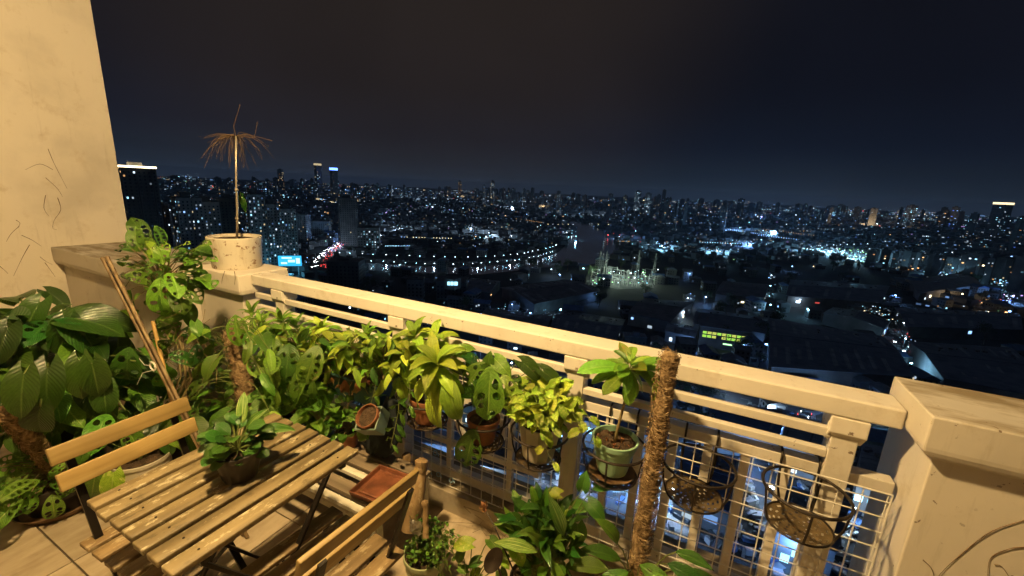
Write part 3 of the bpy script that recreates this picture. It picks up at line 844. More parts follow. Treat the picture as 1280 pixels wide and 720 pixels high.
# P1 ---------------------------------------------------------------
c = Vector((-1.135, HN, .548))
p = plant('potted_dracaena', 'terracotta pot in a wire holder spilling long glossy lime green leaves', 'potted plant', c)
pot(p, M['terracotta'], c, .062, .088, .125)
st_ = MB()
for (x, y, n_, k, sz) in ((548, 466, 1.30, 22, .19), (522, 430, 1.45, 16, .16), (508, 452, 1.38, 14, .15), (500, 472, 1.36, 12, .13), (545, 432, 1.50, 12, .15)):
    q = N(x, y, n_); petiole(st_, c + Vector((U(-.03, .03), U(-.03, .03), .1)) - p.location, q - p.location, .006, .15)
    rosette(p, q, k, 'lime', sz, axis=(U(-.2, .2), -.35, 1), e0=75, e1=-40, h=.06)
for (x, y, n_, dx, dy) in ((552, 480, 1.27, 0, -1), (548, 470, 1.28, -.8, -.5), (560, 470, 1.28, .5, -.6)):
    put(p, 'lime', N(x, y, n_), Vector((dx*.6, -.35, -.35)), Vector((0, -.6, .8)), .22)
# long trailing green stem toward the handrail
petiole(st_, N(497, 425, 1.42) - p.location, N(540, 458, 1.34) - p.location, .006, -.1)
st_.build('stem', M['stem'], p, smooth=180)
# P2
c = Vector((-.825, HN, .538))
p = plant('potted_swiss_cheese_vine', 'small terracotta pot in a wire holder with large holed leaves hanging over its front', 'potted plant', c)
pot(p, M['terracotta'], c, .052, .075, .115)
sm = MB(); core = c + Vector((0, 0, .11))
cloud(p, sm, (0, 0, .11), [q - c for q in ell(N(607, 470, 1.42), (.10, .08, .12), 24)], ['pothos', 'pothos'], (.065, .10)) if False else None
for q in ell(N(606, 478, 1.42), (.11, .09, .10), 26, .2):
    d = petiole(sm, core - p.location + rv(.01), q - p.location, .002, .3)
    put(p, random.choice(['pothos', 'holedk']), q, (q - core).normalized() + Vector((0, -.3, -.4)) + rv(.4), toward_cam(q)*.6 + Vector((0, 0, .6)) + rv(.3), U(.07, .11))
for (x, y, n_, f, sz, dx, dz) in ((588, 440, 1.42, 'pothos', .10, -.5, .1), (618, 448, 1.42, 'pothos', .11, .6, -.2), (612, 473, 1.30, 'mons', .185, .15, -1), (590, 547, 1.33, 'mons', .15, -.1, -1), (632, 478, 1.38, 'holeb', .13, .5, -.8), (600, 460, 1.36, 'holeb', .12, -.4, -.6)):
    q = N(x, y, n_); petiole(sm, core - p.location, q - p.location, .0028, .4 if y < 500 else .1)
    put(p, f, q, Vector((dx, -.25, dz)), toward_cam(q) + Vector((0, 0, .25)), sz)
for (x, y) in ((652, 452), (676, 462)):
    q = N(x, y, 1.47); petiole(sm, core - p.location + Vector((.02, 0, 0)), q - p.location, .002, .35)
    put(p, 'phil', q, Vector((.9, -.1, -.3)), Vector((-.2, -.4, 1)), .12)
sm.build('stem', M['stem'], p, smooth=180)
# P3
c = Vector((-.553, HN, .553))
p = plant('golden_pothos', 'dense golden pothos in an off white faceted pot with trailing vines', 'potted plant', c)
b_ = MB(); b_.lathe([(.001, 0), (.062, 0), (.066, .004), (.090, .150), (.094, .152), (.094, .165), (.088, .165), (.084, .12)], 10); b_.build('pot', M['whitepot'], p, bevel=.0015)
s_ = MB(); s_.lathe([(.0, .150), (.05, .152), (.086, .148)], 20); s_.build('soil', M['soil'], p, smooth=180)
sm = MB(); core = c + Vector((0, 0, .15))
top = N(680, 505, 1.42)
for q in ell(top, (.135, .12, .088), 190, .45, -.7):
    petiole(sm, core - p.location + rv(.03), q - p.location, .0015, .25)
    put(p, 'gold', q, (q - core).normalized()*.8 + Vector((0, -.2, -.35)) + rv(.6), toward_cam(q)*.5 + Vector((0, 0, .7)) + rv(.5), U(.036, .060))
def trailing(par, m, pts, f, sz, step=.035):
    pts = [Vector(q) for q in pts]; o = par.location; m.tube([q - o for q in pts], .0018, 5, cap=False)
    sgn = 1
    for i in range(len(pts)-1):
        L_ = (pts[i+1] - pts[i]).length; k = max(1, int(L_/step))
        for j in range(k):
            q = pts[i].lerp(pts[i+1], j/k); sgn = -sgn
            e = q + Vector((sgn*.014, -.006, -.002)); m.tube([q - o, e - o], .0011, 4, cap=False)
            put(par, f, e, Vector((sgn*.8, -.2, -.7)) + rv(.4), toward_cam(q) + rv(.5), sz * U(.75, 1.15))
trailing(p, sm, [N(722, 500, 1.36), N(735, 520, 1.34), N(741, 545, 1.36), N(737, 556, 1.37)], 'gold', .048)
trailing(p, sm, [N(715, 515, 1.36), N(728, 538, 1.35), N(733, 548, 1.36)], 'gold', .045)
trailing(p, sm, [N(676, 528, 1.33), N(682, 560, 1.33), N(690, 577, 1.34), N(695, 579, 1.34)], 'gold', .045, .05)
trailing(p, sm, [N(690, 530, 1.33), N(678, 536, 1.32), N(664, 537, 1.33)], 'gold', .045, .05)
sm.build('stem', M['stem'], p, smooth=180)
# P4
c = Vector((-.243, HN - .004, .607))
sa = plant('plant_saucer', 'round brown plant saucer under the mint green pot', 'saucer', (c.x, c.y, .591))
m = MB(); m.lathe([(.001, 0), (.070, 0), (.086, .014), (.088, .016), (.083, .016), (.068, .004), (.001, .004)], 32); m.build('saucer_body', M['saucer'], sa, smooth=40)
p = plant('potted_plumeria', 'single stemmed young plant with broad leaves in a mint green pot', 'potted plant', c)
b_ = MB(); prof = [(.001, 0), (.052, 0), (.056, .003)]
for i in range(9): z_ = .01 + i*.012; prof += [(.056 + z_*.19, z_), (.0575 + z_*.19, z_+.004)]
prof += [(.082, .122), (.087, .123), (.088, .140), (.084, .142), (.080, .140), (.078, .10)]
b_.lathe(prof, 36); b_.build('pot', M['greenpot'], p, smooth=35)
s_ = MB(); vs = [(0, 0, .124)]; fs = []
for q in (.3, .6, .85, 1):
    for k in range(28): vs.append((cos(2*pi*k/28)*.0785*q, sin(2*pi*k/28)*.0785*q, .118 + U(-.004, .007)))
for k in range(28): fs.append((0, 1+k, 1+(k+1) % 28))
for q in range(3):
    for k in range(28): fs.append((1+q*28+k, 1+(q+1)*28+k, 1+(q+1)*28+(k+1) % 28, 1+q*28+(k+1) % 28))
s_.add(vs, fs); s_.build('soil', M['soil'], p)
for k in range(26):
    a = U(0, 6.28); r = U(.01, .068); put(p, 'dry', c + Vector((cos(a)*r, sin(a)*r, .128)), rv(1)*Vector((1, 1, .1)) , (0, 0, 1), U(.012, .026), 'leaf_litter')
apex = N(787, 462, 1.46)
m = MB(); m.tube([(0, 0, .11), N(771, 540, 1.45) - c, N(780, 505, 1.45) - c, N(787, 480, 1.455) - c, apex - c], [.0065, .006, .005, .0045, .004], 8); m.build('stem', M['woodstem'], p, smooth=180)
sm = MB()
tips = [(735, 452, 'plum', .135, 1.36), (778, 430, 'amber', .070, 1.5), (800, 455, 'amber', .09, 1.36), (755, 470, 'plum', .10, 1.42), (768, 478, 'plum', .10, 1.38), (742, 462, 'plum', .08, 1.52), (788, 486, 'plum', .10, 1.40),
        (815, 445, 'plum', .10, 1.42), (808, 470, 'plum', .10, 1.46), (775, 465, 'plum', .07, 1.34), (762, 440, 'plum', .10, 1.56), (795, 438, 'plum', .09, 1.56), (828, 455, 'plum', .08, 1.50), (822, 470, 'plum', .085, 1.40), (804, 482, 'plum', .08, 1.5), (775, 452, 'plum', .06, 1.36)]
for (x, y, f, sz, n_) in tips:
    q = N(x, y, n_); d = (q - apex).normalized(); a = apex + d*.012
    sm.tube([apex - c, a + d*.015 - c], .0022, 5, cap=False)
    put(p, f, a + d*.008, d + Vector((0, 0, .06)) + rv(.06), Vector((0, -.15, 1)) + toward_cam(q)*.35 + rv(.25), max(.07, min((q - apex).length*1.1 + .03, sz*1.35)))
q = N(818, 472, 1.36); put(p, 'plum', q, Vector((.35, -.3, -.9)), toward_cam(q), .115)
rosette(p, apex, 15, 'plum', .125, axis=(0, -.25, 1), e0=55, e1=-50, h=.03)
sm.build('petiole', M['stem'], p, smooth=180)

# ---------------------------------------------------------------- coir poles
def coir_pole(parent, a, b, r):
    a = Vector(a) - parent.location; b = Vector(b) - parent.location; d = b - a; L_ = d.length
    x = d.normalized().cross(Vector((0, 1, .1))).normalized(); y = d.normalized().cross(x)
    m = MB(); n = int(L_/.008)
    pts = []; vs = []; fs = []; sg = 18
    for i in range(n+1):
        t = i/n; cc = a + d*t + (x*sin(t*5)+y*cos(t*4))*.006
        for k in range(sg):
            an = 2*pi*k/sg
            rr = r*(1 + .10*sin(an*2 + t*40) + U(-.09, .09)) * (1 if t < .985 else .75)
            vs.append(cc + (x*cos(an)+y*sin(an))*rr)
    for i in range(n):
        for k in range(sg): fs.append((i*sg+k, i*sg+(k+1) % sg, (i+1)*sg+(k+1) % sg, (i+1)*sg+k))
    fs.append(tuple(n*sg+k for k in range(sg)))
    m.add(vs, fs); m.build('coir_pole', M['coir'], parent, smooth=180, rec=True)
    # loose fibres and winding twine
    m = MB()
    for i in range(int(L_*1900)):
        t = U(0, 1); an = U(0, 6.28); nr = x*cos(an)+y*sin(an); tg = -x*sin(an)+y*cos(an)
        q = a + d*t + nr*r*U(.95, 1.08); l = U(.012, .035)
        m.tube([q, q + tg*l*.5 + nr*.003 + d.normalized()*U(-.006, .006), q + tg*l*.9 + nr*U(.000, .008) + d.normalized()*U(-.012, .012) - nr*l*.15], U(.0006, .0015), 3, cap=False)
    tag(m.build('coir_fibre', M['coir'], parent), kind='stuff')
a = N(789, 770, 1.33); b_ = N(836, 440, 1.35)
d = (a - b_); base = b_ + d * ((b_.z - .16)/(b_.z - a.z))
p = plant('climber_pot', 'floor pot with a tall shaggy coir pole rising past the handrail, leaves at its foot', 'potted plant', (base.x, base.y, 0))
pot(p, M['blackpot'], (base.x, base.y, 0), .085, .12, .20)
coir_pole(p, base, b_, .026)
sm = MB(); core = Vector((base.x, base.y, .2))
for (x, y, n_, f, sz, dx, dz) in ((772, 680, 1.25, 'lancem', .14, -.1, 1.0), (760, 712, 1.2, 'lancem', .16, -.8, .1), (800, 706, 1.2, 'lancem', .16, .5, .1), (835, 705, 1.2, 'lance', .15, .9, .2), (845, 690, 1.3, 'lance', .12, .8, .6), (740, 700, 1.25, 'lance', .13, -.7, .3), (815, 715, 1.15, 'lancem', .15, .3, -.1), (785, 715, 1.15, 'lancem', .15, -.2, -.1), (775, 700, 1.3, 'lance', .15, -.4, .5), (860, 712, 1.25, 'lance', .14, .9, .0)):
    q = N(x, y, n_); petiole(sm, core - p.location, q - p.location, .0025, .3)
    put(p, f, q, Vector((dx, -.2, dz*.5)), toward_cam(q)*.7 + Vector((0, 0, .8)), sz)
sm.build('stem', M['stem'], p, smooth=180)

# dark leafy plant below the green pot
b0 = Vector((-.42, 1.24, 0))
p = plant('peace_lily', 'dark leafy plant on the floor below the mint green pot with variegated climbing leaves', 'potted plant', b0)
pot(p, M['blackpot'], b0, .09, .125, .19)
sm = MB(); core = b0 + Vector((0, 0, .17))
for q in ell(N(678, 672, 1.24), (.13, .11, .12), 120, .1, -.95):
    petiole(sm, core - p.location + rv(.03), q - p.location, .002, .15)
    put(p, random.choice(['lance', 'lance', 'lance', 'lancem']), q, (q - core).normalized() + Vector((0, -.2, .15)) + rv(.7), toward_cam(q)*.4 + Vector((0, 0, .7)) + rv(.6), U(.075, .12))
for (x, y, n_, f, sz, dx, dz) in ((700, 618, 1.36, 'gold', .075, -.9, -.1), (728, 612, 1.38, 'pothos', .08, .1, 1), (735, 628, 1.36, 'pothos', .09, .8, -.3), (712, 640, 1.34, 'gold', .06, -.3, -1), (722, 655, 1.3, 'pothos', .10, .2, -1), (744, 608, 1.40, 'pothos', .07, .7, .5), (705, 668, 1.2, 'strip', .15, -.2, .8), (672, 690, 1.12, 'strip', .16, -.4, .2), (690, 700, 1.12, 'lancem', .15, .3, -.3), (716, 635, 1.38, 'pothos', .09, .5, .5)):
    q = N(x, y, n_); petiole(sm, core - p.location, q - p.location, .0022, .25)
    put(p, f, q, Vector((dx, -.2, dz)), toward_cam(q)*.8 + Vector((0, 0, .5)), sz)
sm.build('stem', M['stem'], p, smooth=180)
for k in range(60): pass

# small vine with black scoop, left of it
b0 = Vector((-.66, 1.10, 0))
p = plant('young_pothos', 'young pothos in a small black pot on the floor at the bottom edge, pale leaves', 'potted plant', b0)
pot(p, M['blackpot'], b0, .06, .08, .13)
sm = MB(); core = b0 + Vector((0, 0, .12))
for (x, y, f, sz, dx, dz) in ((590, 680, 'gold', .085, -.7, -.2), (612, 674, 'pothos', .075, .5, .3), (578, 690, 'pothos', .06, -.3, -1), (622, 690, 'gold', .07, .8, -.2), (600, 700, 'pothos', .06, -.5, -.4), (640, 682, 'gold', .08, .7, -.5), (650, 700, 'pothos', .07, .8, -.4), (600, 716, 'gold', .06, -.5, -.4), (585, 712, 'pothos', .05, -.8, 0), (625, 712, 'pothos', .07, .4, -.7)):
    q = N(x, y, 1.12); petiole(sm, core - p.location, q - p.location, .002, .3)
    put(p, f, q, Vector((dx, -.3, dz*.6)), toward_cam(q)*.8 + Vector((0, 0, .5)), sz)
sm.build('stem', M['stem'], p, smooth=180)
q = N(617, 700, 1.05)
sp_ = plant('scoop', 'dark oval scoop stuck in the young pothos pot', 'scoop', q)
m = MB(); m.lathe([(.001, -.012), (.02, -.010), (.034, 0), (.036, .004), (.033, .003), (.018, -.006), (.001, -.008)], 24); o = m.build('bowl', M['spoon'], sp_, smooth=50); o.rotation_euler = (radians(60), radians(20), 0); o.scale = (.8, 1.25, 1)
m = MB(); m.tube([(0, .02, -.02), (.01, .05, -.12), (.012, .06, -.2)], .004, 6); m.build('handle', M['spoon'], sp_, smooth=60)
q0 = N(648, 728, 1.1); 
fs_ = plant('dry_flower_stalk', 'dry dark stalk with a withered brown flower head leaning before the kerb', 'dry stalk', q0)
m = MB(); m.tube([Vector(), N(632, 690, 1.12) - q0, N(618, 658, 1.15) - q0, N(608, 640, 1.18) - q0, N(603, 632, 1.19) - q0], [.0035, .003, .0028, .0022, .0015], 6); m.build('stem', M['spoon'], fs_, smooth=180)
for k in range(16):
    q = N(606, 638, 1.18); put(fs_, 'dry', q + rv(.006), Vector((U(-.5, .2), U(-.3, .3), U(.2, 1))), toward_cam(q) + rv(.5), U(.018, .04), 'petal')
m = MB()
for k in range(34):
    a0 = N(U(585, 655), U(640, 700), 1.5); m_ = a0 + Vector((U(-.06, .06), -.02, U(.02, .1))); e = a0 + Vector((U(-.16, .16), -.03, U(-.06, .1)))
    m.tube([a0 - q0, m_ - q0, e - q0], .0009, 4, cap=False)
tag(m.build('dry_tangle', M['drystem'], fs_), kind='stuff')

# herb pot, driftwood, foil
b0 = Vector((-.905, 1.145, 0))
p = plant('herb_pot', 'pale green glazed pot of small leaved herbs and trailing weeds standing beside the right chair', 'potted plant', b0)
pot(p, M['palepot'], b0, .055, .088, .165)
sm = MB(); core = b0 + Vector((0, 0, .15))
for q in ell(core + Vector((.01, 0, .035)), (.095, .09, .055), 170, .2, -.3):
    sm.tube([core - b0 + (q - core)*.4*Vector((1, 1, 0)), q - b0], .0009, 4, cap=False)
    put(p, random.choice(['tiny', 'tiny', 'tinyd']), q, rv(1) + Vector((0, 0, .3)), Vector((0, 0, 1)) + rv(.4), U(.018, .03))
for k in range(46):
    a = U(-.6, 2.6); l = U(.09, .24); e = core + Vector((cos(a)*l*.9, sin(a)*l*.6, U(-.08, .10))); mdp = core + Vector((cos(a)*l*.5, sin(a)*l*.4, .10))
    sm.tube([core - b0, mdp - b0, e - b0], .0011, 4, cap=False)
    for j in range(4):
        q = mdp.lerp(e, j/4); put(p, 'tiny', q, rv(1), Vector((0, 0, 1)) + rv(.5), U(.014, .026))
sm.build('stem', M['stem'], p)
def log(lab, pts, r, grp=None):
    o = Vector(pts[0]); t = plant('driftwood', lab, 'driftwood', o, 'pieces of driftwood by the herb pot')
    q = []; rs = []
    pts = [Vector(x) for x in pts]
    for i in range(len(pts)-1):
        for k in range(5): q.append(pts[i].lerp(pts[i+1], k/5) + rv(.003) - o); rs.append((r[i]*(1-k/5) + r[i+1]*k/5) * U(.9, 1.12))
    q.append(pts[-1] - o); rs.append(r[-1]); q.append(pts[-1] - o + (pts[-1]-pts[-2]).normalized()*.008); rs.append(r[-1]*.6)
    m = MB(); m.tube(q, rs, 12); m.build('branch', M['bark'], t, smooth=60); return t
log('thick upright driftwood stump against the mesh, partly behind the chair back', [N(512, 660, 1.40), N(508, 615, 1.44), N(509, 568, 1.48)], [.034, .030, .026])
log('knobbly driftwood branch leaning just right of the chair corner', [N(512, 662, 1.22), N(520, 625, 1.26), N(526, 590, 1.31), N(527, 576, 1.32)], [.042, .038, .026, .030])
log('short thin driftwood stick with a dark broken top in the herb pot', [N(532, 672, 1.16), N(532, 650, 1.18), N(531, 628, 1.19)], [.013, .012, .014])
q = N(520, 655, 1.12)
p = plant('foil_wrapper', 'crumpled silvery foil wrapper stuck among the herbs', 'wrapper', q)
m = MB(); vs = []; fs = []
for i in range(8):
    for j in range(7): 
        u_ = i/7 - .5; v_ = j/6 - .5; vs.append((u_*.06 + U(-.003, .003), -.02*cos(u_*3) + U(-.005, .005), v_*.07 + U(-.003, .003)))
for i in range(7):
    for j in range(6): fs.append((i*7+j, (i+1)*7+j, (i+1)*7+j+1, i*7+j+1))
m.add(vs, fs); m.build('foil_sheet', M['foil'], p)
for k in range(3):
    pass

# ---------------------------------------------------------------- table plant
c = Z(289, 600, .7035) + Vector((0, .03, 0))
p = plant('table_plant', 'round leaved plant with long striped leaves in a black pot on the slatted table', 'potted plant', c)
pot(p, M['blackpot'], c, .050, .070, .098, ribs=15)
sm = MB(); core = c + Vector((0, 0, .09))
for q in ell(c + Vector((-.012, -.0, .122)), (.078, .072, .060), 80, .30, -.6):
    d = petiole(sm, core - c, q - c, .0018, .2)
    put(p, 'obov', q, (q - core).normalized()*Vector((1, 1, .4)) + rv(.3), Vector((0, 0, 1)) + toward_cam(q)*.5 + rv(.3), U(.036, .058))
for (dx, dy, dz, l) in ((-.2, .25, 1.0, .14), (-.9, .1, .35, .14), (.6, .7, .20, .15), (-.6, .6, .6, .12), (.3, .3, .7, .10)):
    q = core + Vector((dx, dy, dz)).normalized()*.035 + Vector((-.01, .02, .03))
    put(p, 'strip', q, Vector((dx, dy, dz)), Vector((0, 0, 1)) + toward_cam(q)*.6, l*.88)
sm.build('stem', M['stem'], p, smooth=180)

# ---------------------------------------------------------------- speckled pot with the dead palm on the left pillar
c = Vector((-2.875, 1.655, 1.056))
p = plant('dead_palm_pot', 'speckled white concrete pot on the left pillar with a dead palm on a thin pole', 'potted plant', c)
m = MB(); m.lathe([(.001, 0), (.138, 0), (.143, .006), (.158, .188), (.160, .200), (.156, .205), (.146, .204), (.142, .18), (.001, .178)], 40); m.build('pot', M['stonepot'], p, smooth=40)
s_ = MB(); s_.lathe([(.0, .192), (.05, .188), (.10, .190), (.143, .184)], 24, wob=.01); s_.build('soil', M['soil'], p, smooth=180)
tp = N(295, 170, 1.66) - c
bs = Vector((tp.x*.2, 0, .18))
m = MB(); m.tube([bs, bs.lerp(tp, .3) + Vector((.003, .002, 0)), bs.lerp(tp, .6) + Vector((-.003, 0, 0)), tp], [.0075, .0068, .0062, .005], 8); m.build('pole', M['galv'], p, smooth=180)
for t in (.22, .5):
    m = MB(); q = bs.lerp(tp, t); m.lathe([(.009, -.006), (.012, 0), (.009, .006)], 10, q); m.build('tie', M['galv'], p)
m = MB()
for k in range(60):
    a = U(0, 6.28); l = U(.05, .27); 
    if random.random() < .45: a = pi + U(-.9, .9)
    e = tp + Vector((cos(a)*l*U(.7, 1), sin(a)*l*.8, -U(.0, .20))); mid = tp + Vector((cos(a)*l*.55, sin(a)*l*.45, U(.00, .04)))
    pts = [tp*(1-t)**2 + mid*2*t*(1-t) + e*t*t for t in (0, .2, .4, .6, .8, 1)]
    for i in range(2, 6): pts[i] = pts[i] + rv(.011)*(.4 + .3*(i-2))
    m.tube(pts, [.0022, .0016, .0014, .0012, .0009, .0005], 4, cap=False)
for (x1, y1, x2, y2) in ((292, 158, 300, 131), (318, 172, 322, 152), (300, 165, 340, 176)):
    m.tube([tp, N(x1, y1, 1.66) - c, N(x2, y2, 1.66) - c], .0012, 4, cap=False)
tag(m.build('dead_frond', M['drystem'], p), kind='stuff')
put(p, F['lance'][0], N(300, 240, 1.74), Vector((.35, 0, -1)), toward_cam(N(303, 243, 1.7)) + Vector((.9, 0, 0)), .14)

# ---------------------------------------------------------------- climber by the low parapet, canes
b0 = Vector((-2.72, 1.02, 0))
p = plant('parapet_climber', 'tall swiss cheese vine with holed leaves spreading over the low parapet', 'potted plant', b0)
pot(p, M['blackpot'], b0, .10, .14, .24)
sm = MB()
core = N(203, 365, 1.16)
trunk = [b0 + Vector((0, 0, .2)), N(235, 470, 1.08), N(222, 420, 1.12), core, N(198, 335, 1.18)]
for dx in (-.03, 0, .025, .05):
    sm.tube([q - b0 + Vector((dx*U(.5, 1.2), U(-.02, .02), 0)) for q in trunk], U(.004, .007), 6)
LV = [(180, 300, 1.18, 'holed', .19, -.3, 1), (203, 305, 1.20, 'holed', .14, .3, 1), (165, 312, 1.14, 'holed', .18, -1, .25), (190, 330, 1.12, 'holed', .17, -.8, -.1), (225, 322, 1.2, 'holed', .18, .9, .25),
      (232, 330, 1.2, 'holed', .19, 1, .05), (240, 340, 1.15, 'holedk', .19, 1, -.1), (215, 345, 1.08, 'holeb', .18, .7, -.3), (200, 345, 1.05, 'holed', .17, -.6, -.6), (185, 342, 1.08, 'holed', .16, -.8, -.2),
      (232, 355, 1.12, 'holed', .19, .9, -.25), (222, 365, 1.08, 'holed', .16, .6, -.6), (200, 358, 1.02, 'holeb', .22, .05, -1), (212, 360, 1.06, 'holed', .2, .2, -1), (205, 332, 1.16, 'holeb', .14, .1, .8), (178, 335, 1.15, 'holed', .15, -.9, .4), (245, 352, 1.16, 'holedk', .17, 1, .1)]
for (x, y, n_, f, sz, dx, dz) in LV:
    q = N(x, y, n_); petiole(sm, core - b0 + rv(.02), q - b0, .003, .25)
    put(p, f, q, Vector((dx, -.15, dz)), toward_cam(q)*.7 + Vector((0, 0, .75)) + rv(.2), sz*.80)
for k in range(34):
    x = U(150, 262); y = U(302, 372); q = N(x, y, U(1.08, 1.24)); cc = core + Vector((U(-.06, .08), 0, U(-.05, .06)))
    petiole(sm, cc - b0, q - b0, .002, .25)
    put(p, random.choice(['holed', 'holeb', 'holed', 'pothos', 'lancem']), q, (q - cc).normalized() + Vector((0, -.1, -.25)) + rv(.3), toward_cam(q)*.6 + Vector((0, 0, .8)) + rv(.3), U(.08, .14))
q = N(236, 384, 1.15); put(p, 'pothos', q, Vector((.5, -.2, -.6)), toward_cam(q), .12)
q = N(218, 402, 1.14); put(p, 'holed', N(232, 412, 1.18), Vector((1, 0, .15)), toward_cam(q)*.6+Vector((0,0,.6)), .20)
for k in range(60):
    x0 = U(205, 262); y0 = U(400, 500); a0 = N(x0, y0, U(1.05, 1.2)); 
    pts = [a0 + Vector((U(-.06, .06), U(-.05, .05), .05*j - .1 + U(-.02, .02))) for j in range(4)]
    sm.tube([q - b0 for q in pts], U(.0012, .003), 4, cap=False)
for k in range(26):
    q = N(U(190, 262), U(395, 490), U(1.0, 1.2)); put(p, random.choice(['holed', 'pothos', 'holedk', 'philmid']), q, rv(1) + Vector((0, -.2, -.4)), toward_cam(q) + rv(.5), U(.07, .13))
sm.build('stem', M['woodstem'], p, smooth=180)
for i, (x0, x1, lab) in enumerate(((128, 213, 'long dark bamboo cane leaning left of its twin'), (134, 218, 'long dark bamboo cane, right one of the leaning pair'))):
    a = N(x0, 323 + i*-1, .93); bb = N(x1, 490, .93); d = bb - a; e = a + d * (a.z/(a.z - bb.z))
    t = plant('bamboo_cane', lab, 'cane', e + Vector((0, 0, .004)), 'bamboo canes leaning among the plants')
    m = MB(); n_ = 9; pts = []; rs = []
    for k in range(n_):
        q = (a - e)*k/n_; q2 = (a - e)*(k+.93)/n_; q3 = (a - e)*(k+.97)/n_
        pts += [q, q2, q3]; rs += [.0085, .0085, .0105]
    pts.append(a - e); rs.append(.008); m.tube(pts, rs, 10); m.build('cane_stem', M['bamboo'], t, smooth=50)
a = N(191, 402, 1.0); bb = N(213, 495, .98); d = bb - a; e = a + d * (a.z/(a.z - bb.z))
t = plant('garden_stake', 'short pale yellow garden stake behind the left chair back', 'stake', e + Vector((0, 0, .004)))
m = MB(); m.tube([Vector(), (a-e)*.5, a - e], .009, 10); m.build('stake_rod', M['newcane'], t, smooth=50)
q = N(190, 458, .9)
t = plant('wire_coil', 'small coil of pale wire hanging on the canes', 'wire coil', q)
m = MB(); m.tube([(cos(k*.5)*(.022 + .0015*(k % 5)), .002*(k % 4), sin(k*.5)*(.018 + .0012*(k % 7))) for k in range(64)], .0016, 5); m.build('coil', M['wire'], t, smooth=60)
m = MB(); m.tube([(-.02, 0, 0), (-.10, .01, -.02), (-.2, .02, .01)], .0014, 5); m.tube([(-.0, 0, -.02), (-.08, -.01, -.05), (-.13, -.02, -.12)], .0014, 5); m.build('loose_end', M['wire'], t, smooth=60)

# ---------------------------------------------------------------- big dark philodendron on the left
b0 = Vector((-3.15, .78, 0))
p = plant('philodendron', 'large dark glossy philodendron filling the corner below the vine marks', 'potted plant', b0)
pot(p, M['blackpot'], b0, .14, .19, .30)
sm = MB(); core = b0 + Vector((0, 0, .3))
pts = []
for k in range(300):
    s = U(-3.9, -2.65); x = U(-25, 195); y = U(392, 560) if x < 150 else U(430, 540)
    q = S(x, y, s)
    if q.z < .25 or q.y > 1.22: continue
    pts.append(q)
for q in pts:
    cc = core + Vector((U(-.2, .2), U(-.15, .15), U(0, .25)))
    petiole(sm, cc - b0, q - b0, .004, .35)
    put(p, random.choice(['phil', 'phil', 'phil', 'philmid', 'holedk', 'philmid']), q, (q - cc).normalized()*.5 + Vector((U(0, .6), U(-.5, .1), -.55)) + rv(.35), toward_cam(q)*.7 + Vector((0, 0, .5)) + rv(.6), U(.10, .19))
for (x, y, s, sz, dx, dy, dz, f) in ((25, 372, -3.0, .30, -.7, .0, .05, 'phil'), (50, 378, -2.9, .26, .2, -.5, -.6, 'phil'), (20, 395, -2.8, .30, -.8, -.2, .0, 'phil'), (58, 364, -3.1, .20, .6, .2, -.3, 'phil'), (75, 392, -2.8, .30, -.5, -.3, -.4, 'phil'), (85, 398, -2.7, .33, .7, .6, -.1, 'phil'), (88, 404, -2.7, .30, .5, .3, -.6, 'phil'), (84, 403, -2.7, .30, .1, -.2, -1, 'phil'), (95, 395, -2.8, .36, .8, .7, -.05, 'phil'),
                            (100, 452, -2.5, .27, .2, -.2, -1, 'phil'), (60, 460, -2.5, .30, .3, -.3, -.8, 'phil'), (30, 468, -2.4, .27, .2, -.3, -.9, 'phil'), (115, 455, -2.45, .27, .1, 0, -1, 'phil'), (160, 445, -2.5, .25, -.1, -.2, -1, 'holed'), (10, 410, -2.7, .24, .3, -.4, -.6, 'phil'), (8, 462, -2.7, .20, .9, .2, -.2, 'holed'), (50, 510, -2.4, .24, -.1, -.2, -.8, 'phil'), (130, 480, -2.5, .24, .3, -.2, -.9, 'phil')):
    q = S(x, y, s); petiole(sm, core - b0, q - b0, .004, .3)
    put(p, f, q, Vector((dx, dy, dz)), toward_cam(q)*.6 + Vector((0, 0, .8)), sz*.72)
sm.build('stem', M['stem'], p, smooth=180)
# pot in front with red saucer, coir pole and holed leaves
c = Z(52, 640, .03); c = Vector((c.x - .05, c.y + .09, .022))
sa = plant('plant_saucer', 'wide reddish terracotta saucer on the floor tiles at the left edge', 'saucer', (c.x, c.y, .001))
m = MB(); m.lathe([(.001, 0), (.155, 0), (.178, .035), (.182, .036), (.176, .036), (.152, .008), (.001, .008)], 40); m.build('saucer_body', M['saucer'], sa, smooth=40)
c.z = .010
p = plant('holed_leaf_pot', 'low dark pot at the left edge with small holed leaves and a leaning coir pole', 'potted plant', c)
pot(p, M['blackpot'], c, .125, .158, .15)
coir_pole(p, c + Vector((-.03, .02, .12)), S(5, 512, -2.46), .030)
sm = MB(); core = c + Vector((0, 0, .14))
for k in range(46):
    x = U(-15, 92); y = U(555, 640); q = core + Vector((U(-.17, .22), U(-.24, .12), U(.0, .16)))
    petiole(sm, core - c + rv(.02), q - c, .0018, .4)
    put(p, random.choice(['holed', 'holeb', 'holed']), q, (q - core)*2 + Vector((.1, -.1, -.35)) + rv(.35), toward_cam(q)*.6 + Vector((0, 0, .7)) + rv(.3), U(.07, .12))
for k in range(40):
    a0 = core + Vector((U(-.12, .12), U(-.12, .12), 0)); sm.tube([a0 - c, a0 - c + Vector((U(-.05, .05), U(-.05, .05), .04)), a0 - c + Vector((U(-.08, .08), U(-.08, .08), U(0, .02)))], .002, 4, cap=False)
q = core + Vector((.20, -.08, .03)); put(p, 'holed', Vector((q.x, q.y, .15)), Vector((.25, -.1, -1)), toward_cam(q), .11)
sm.build('stem', M['woodstem'], p, smooth=180)
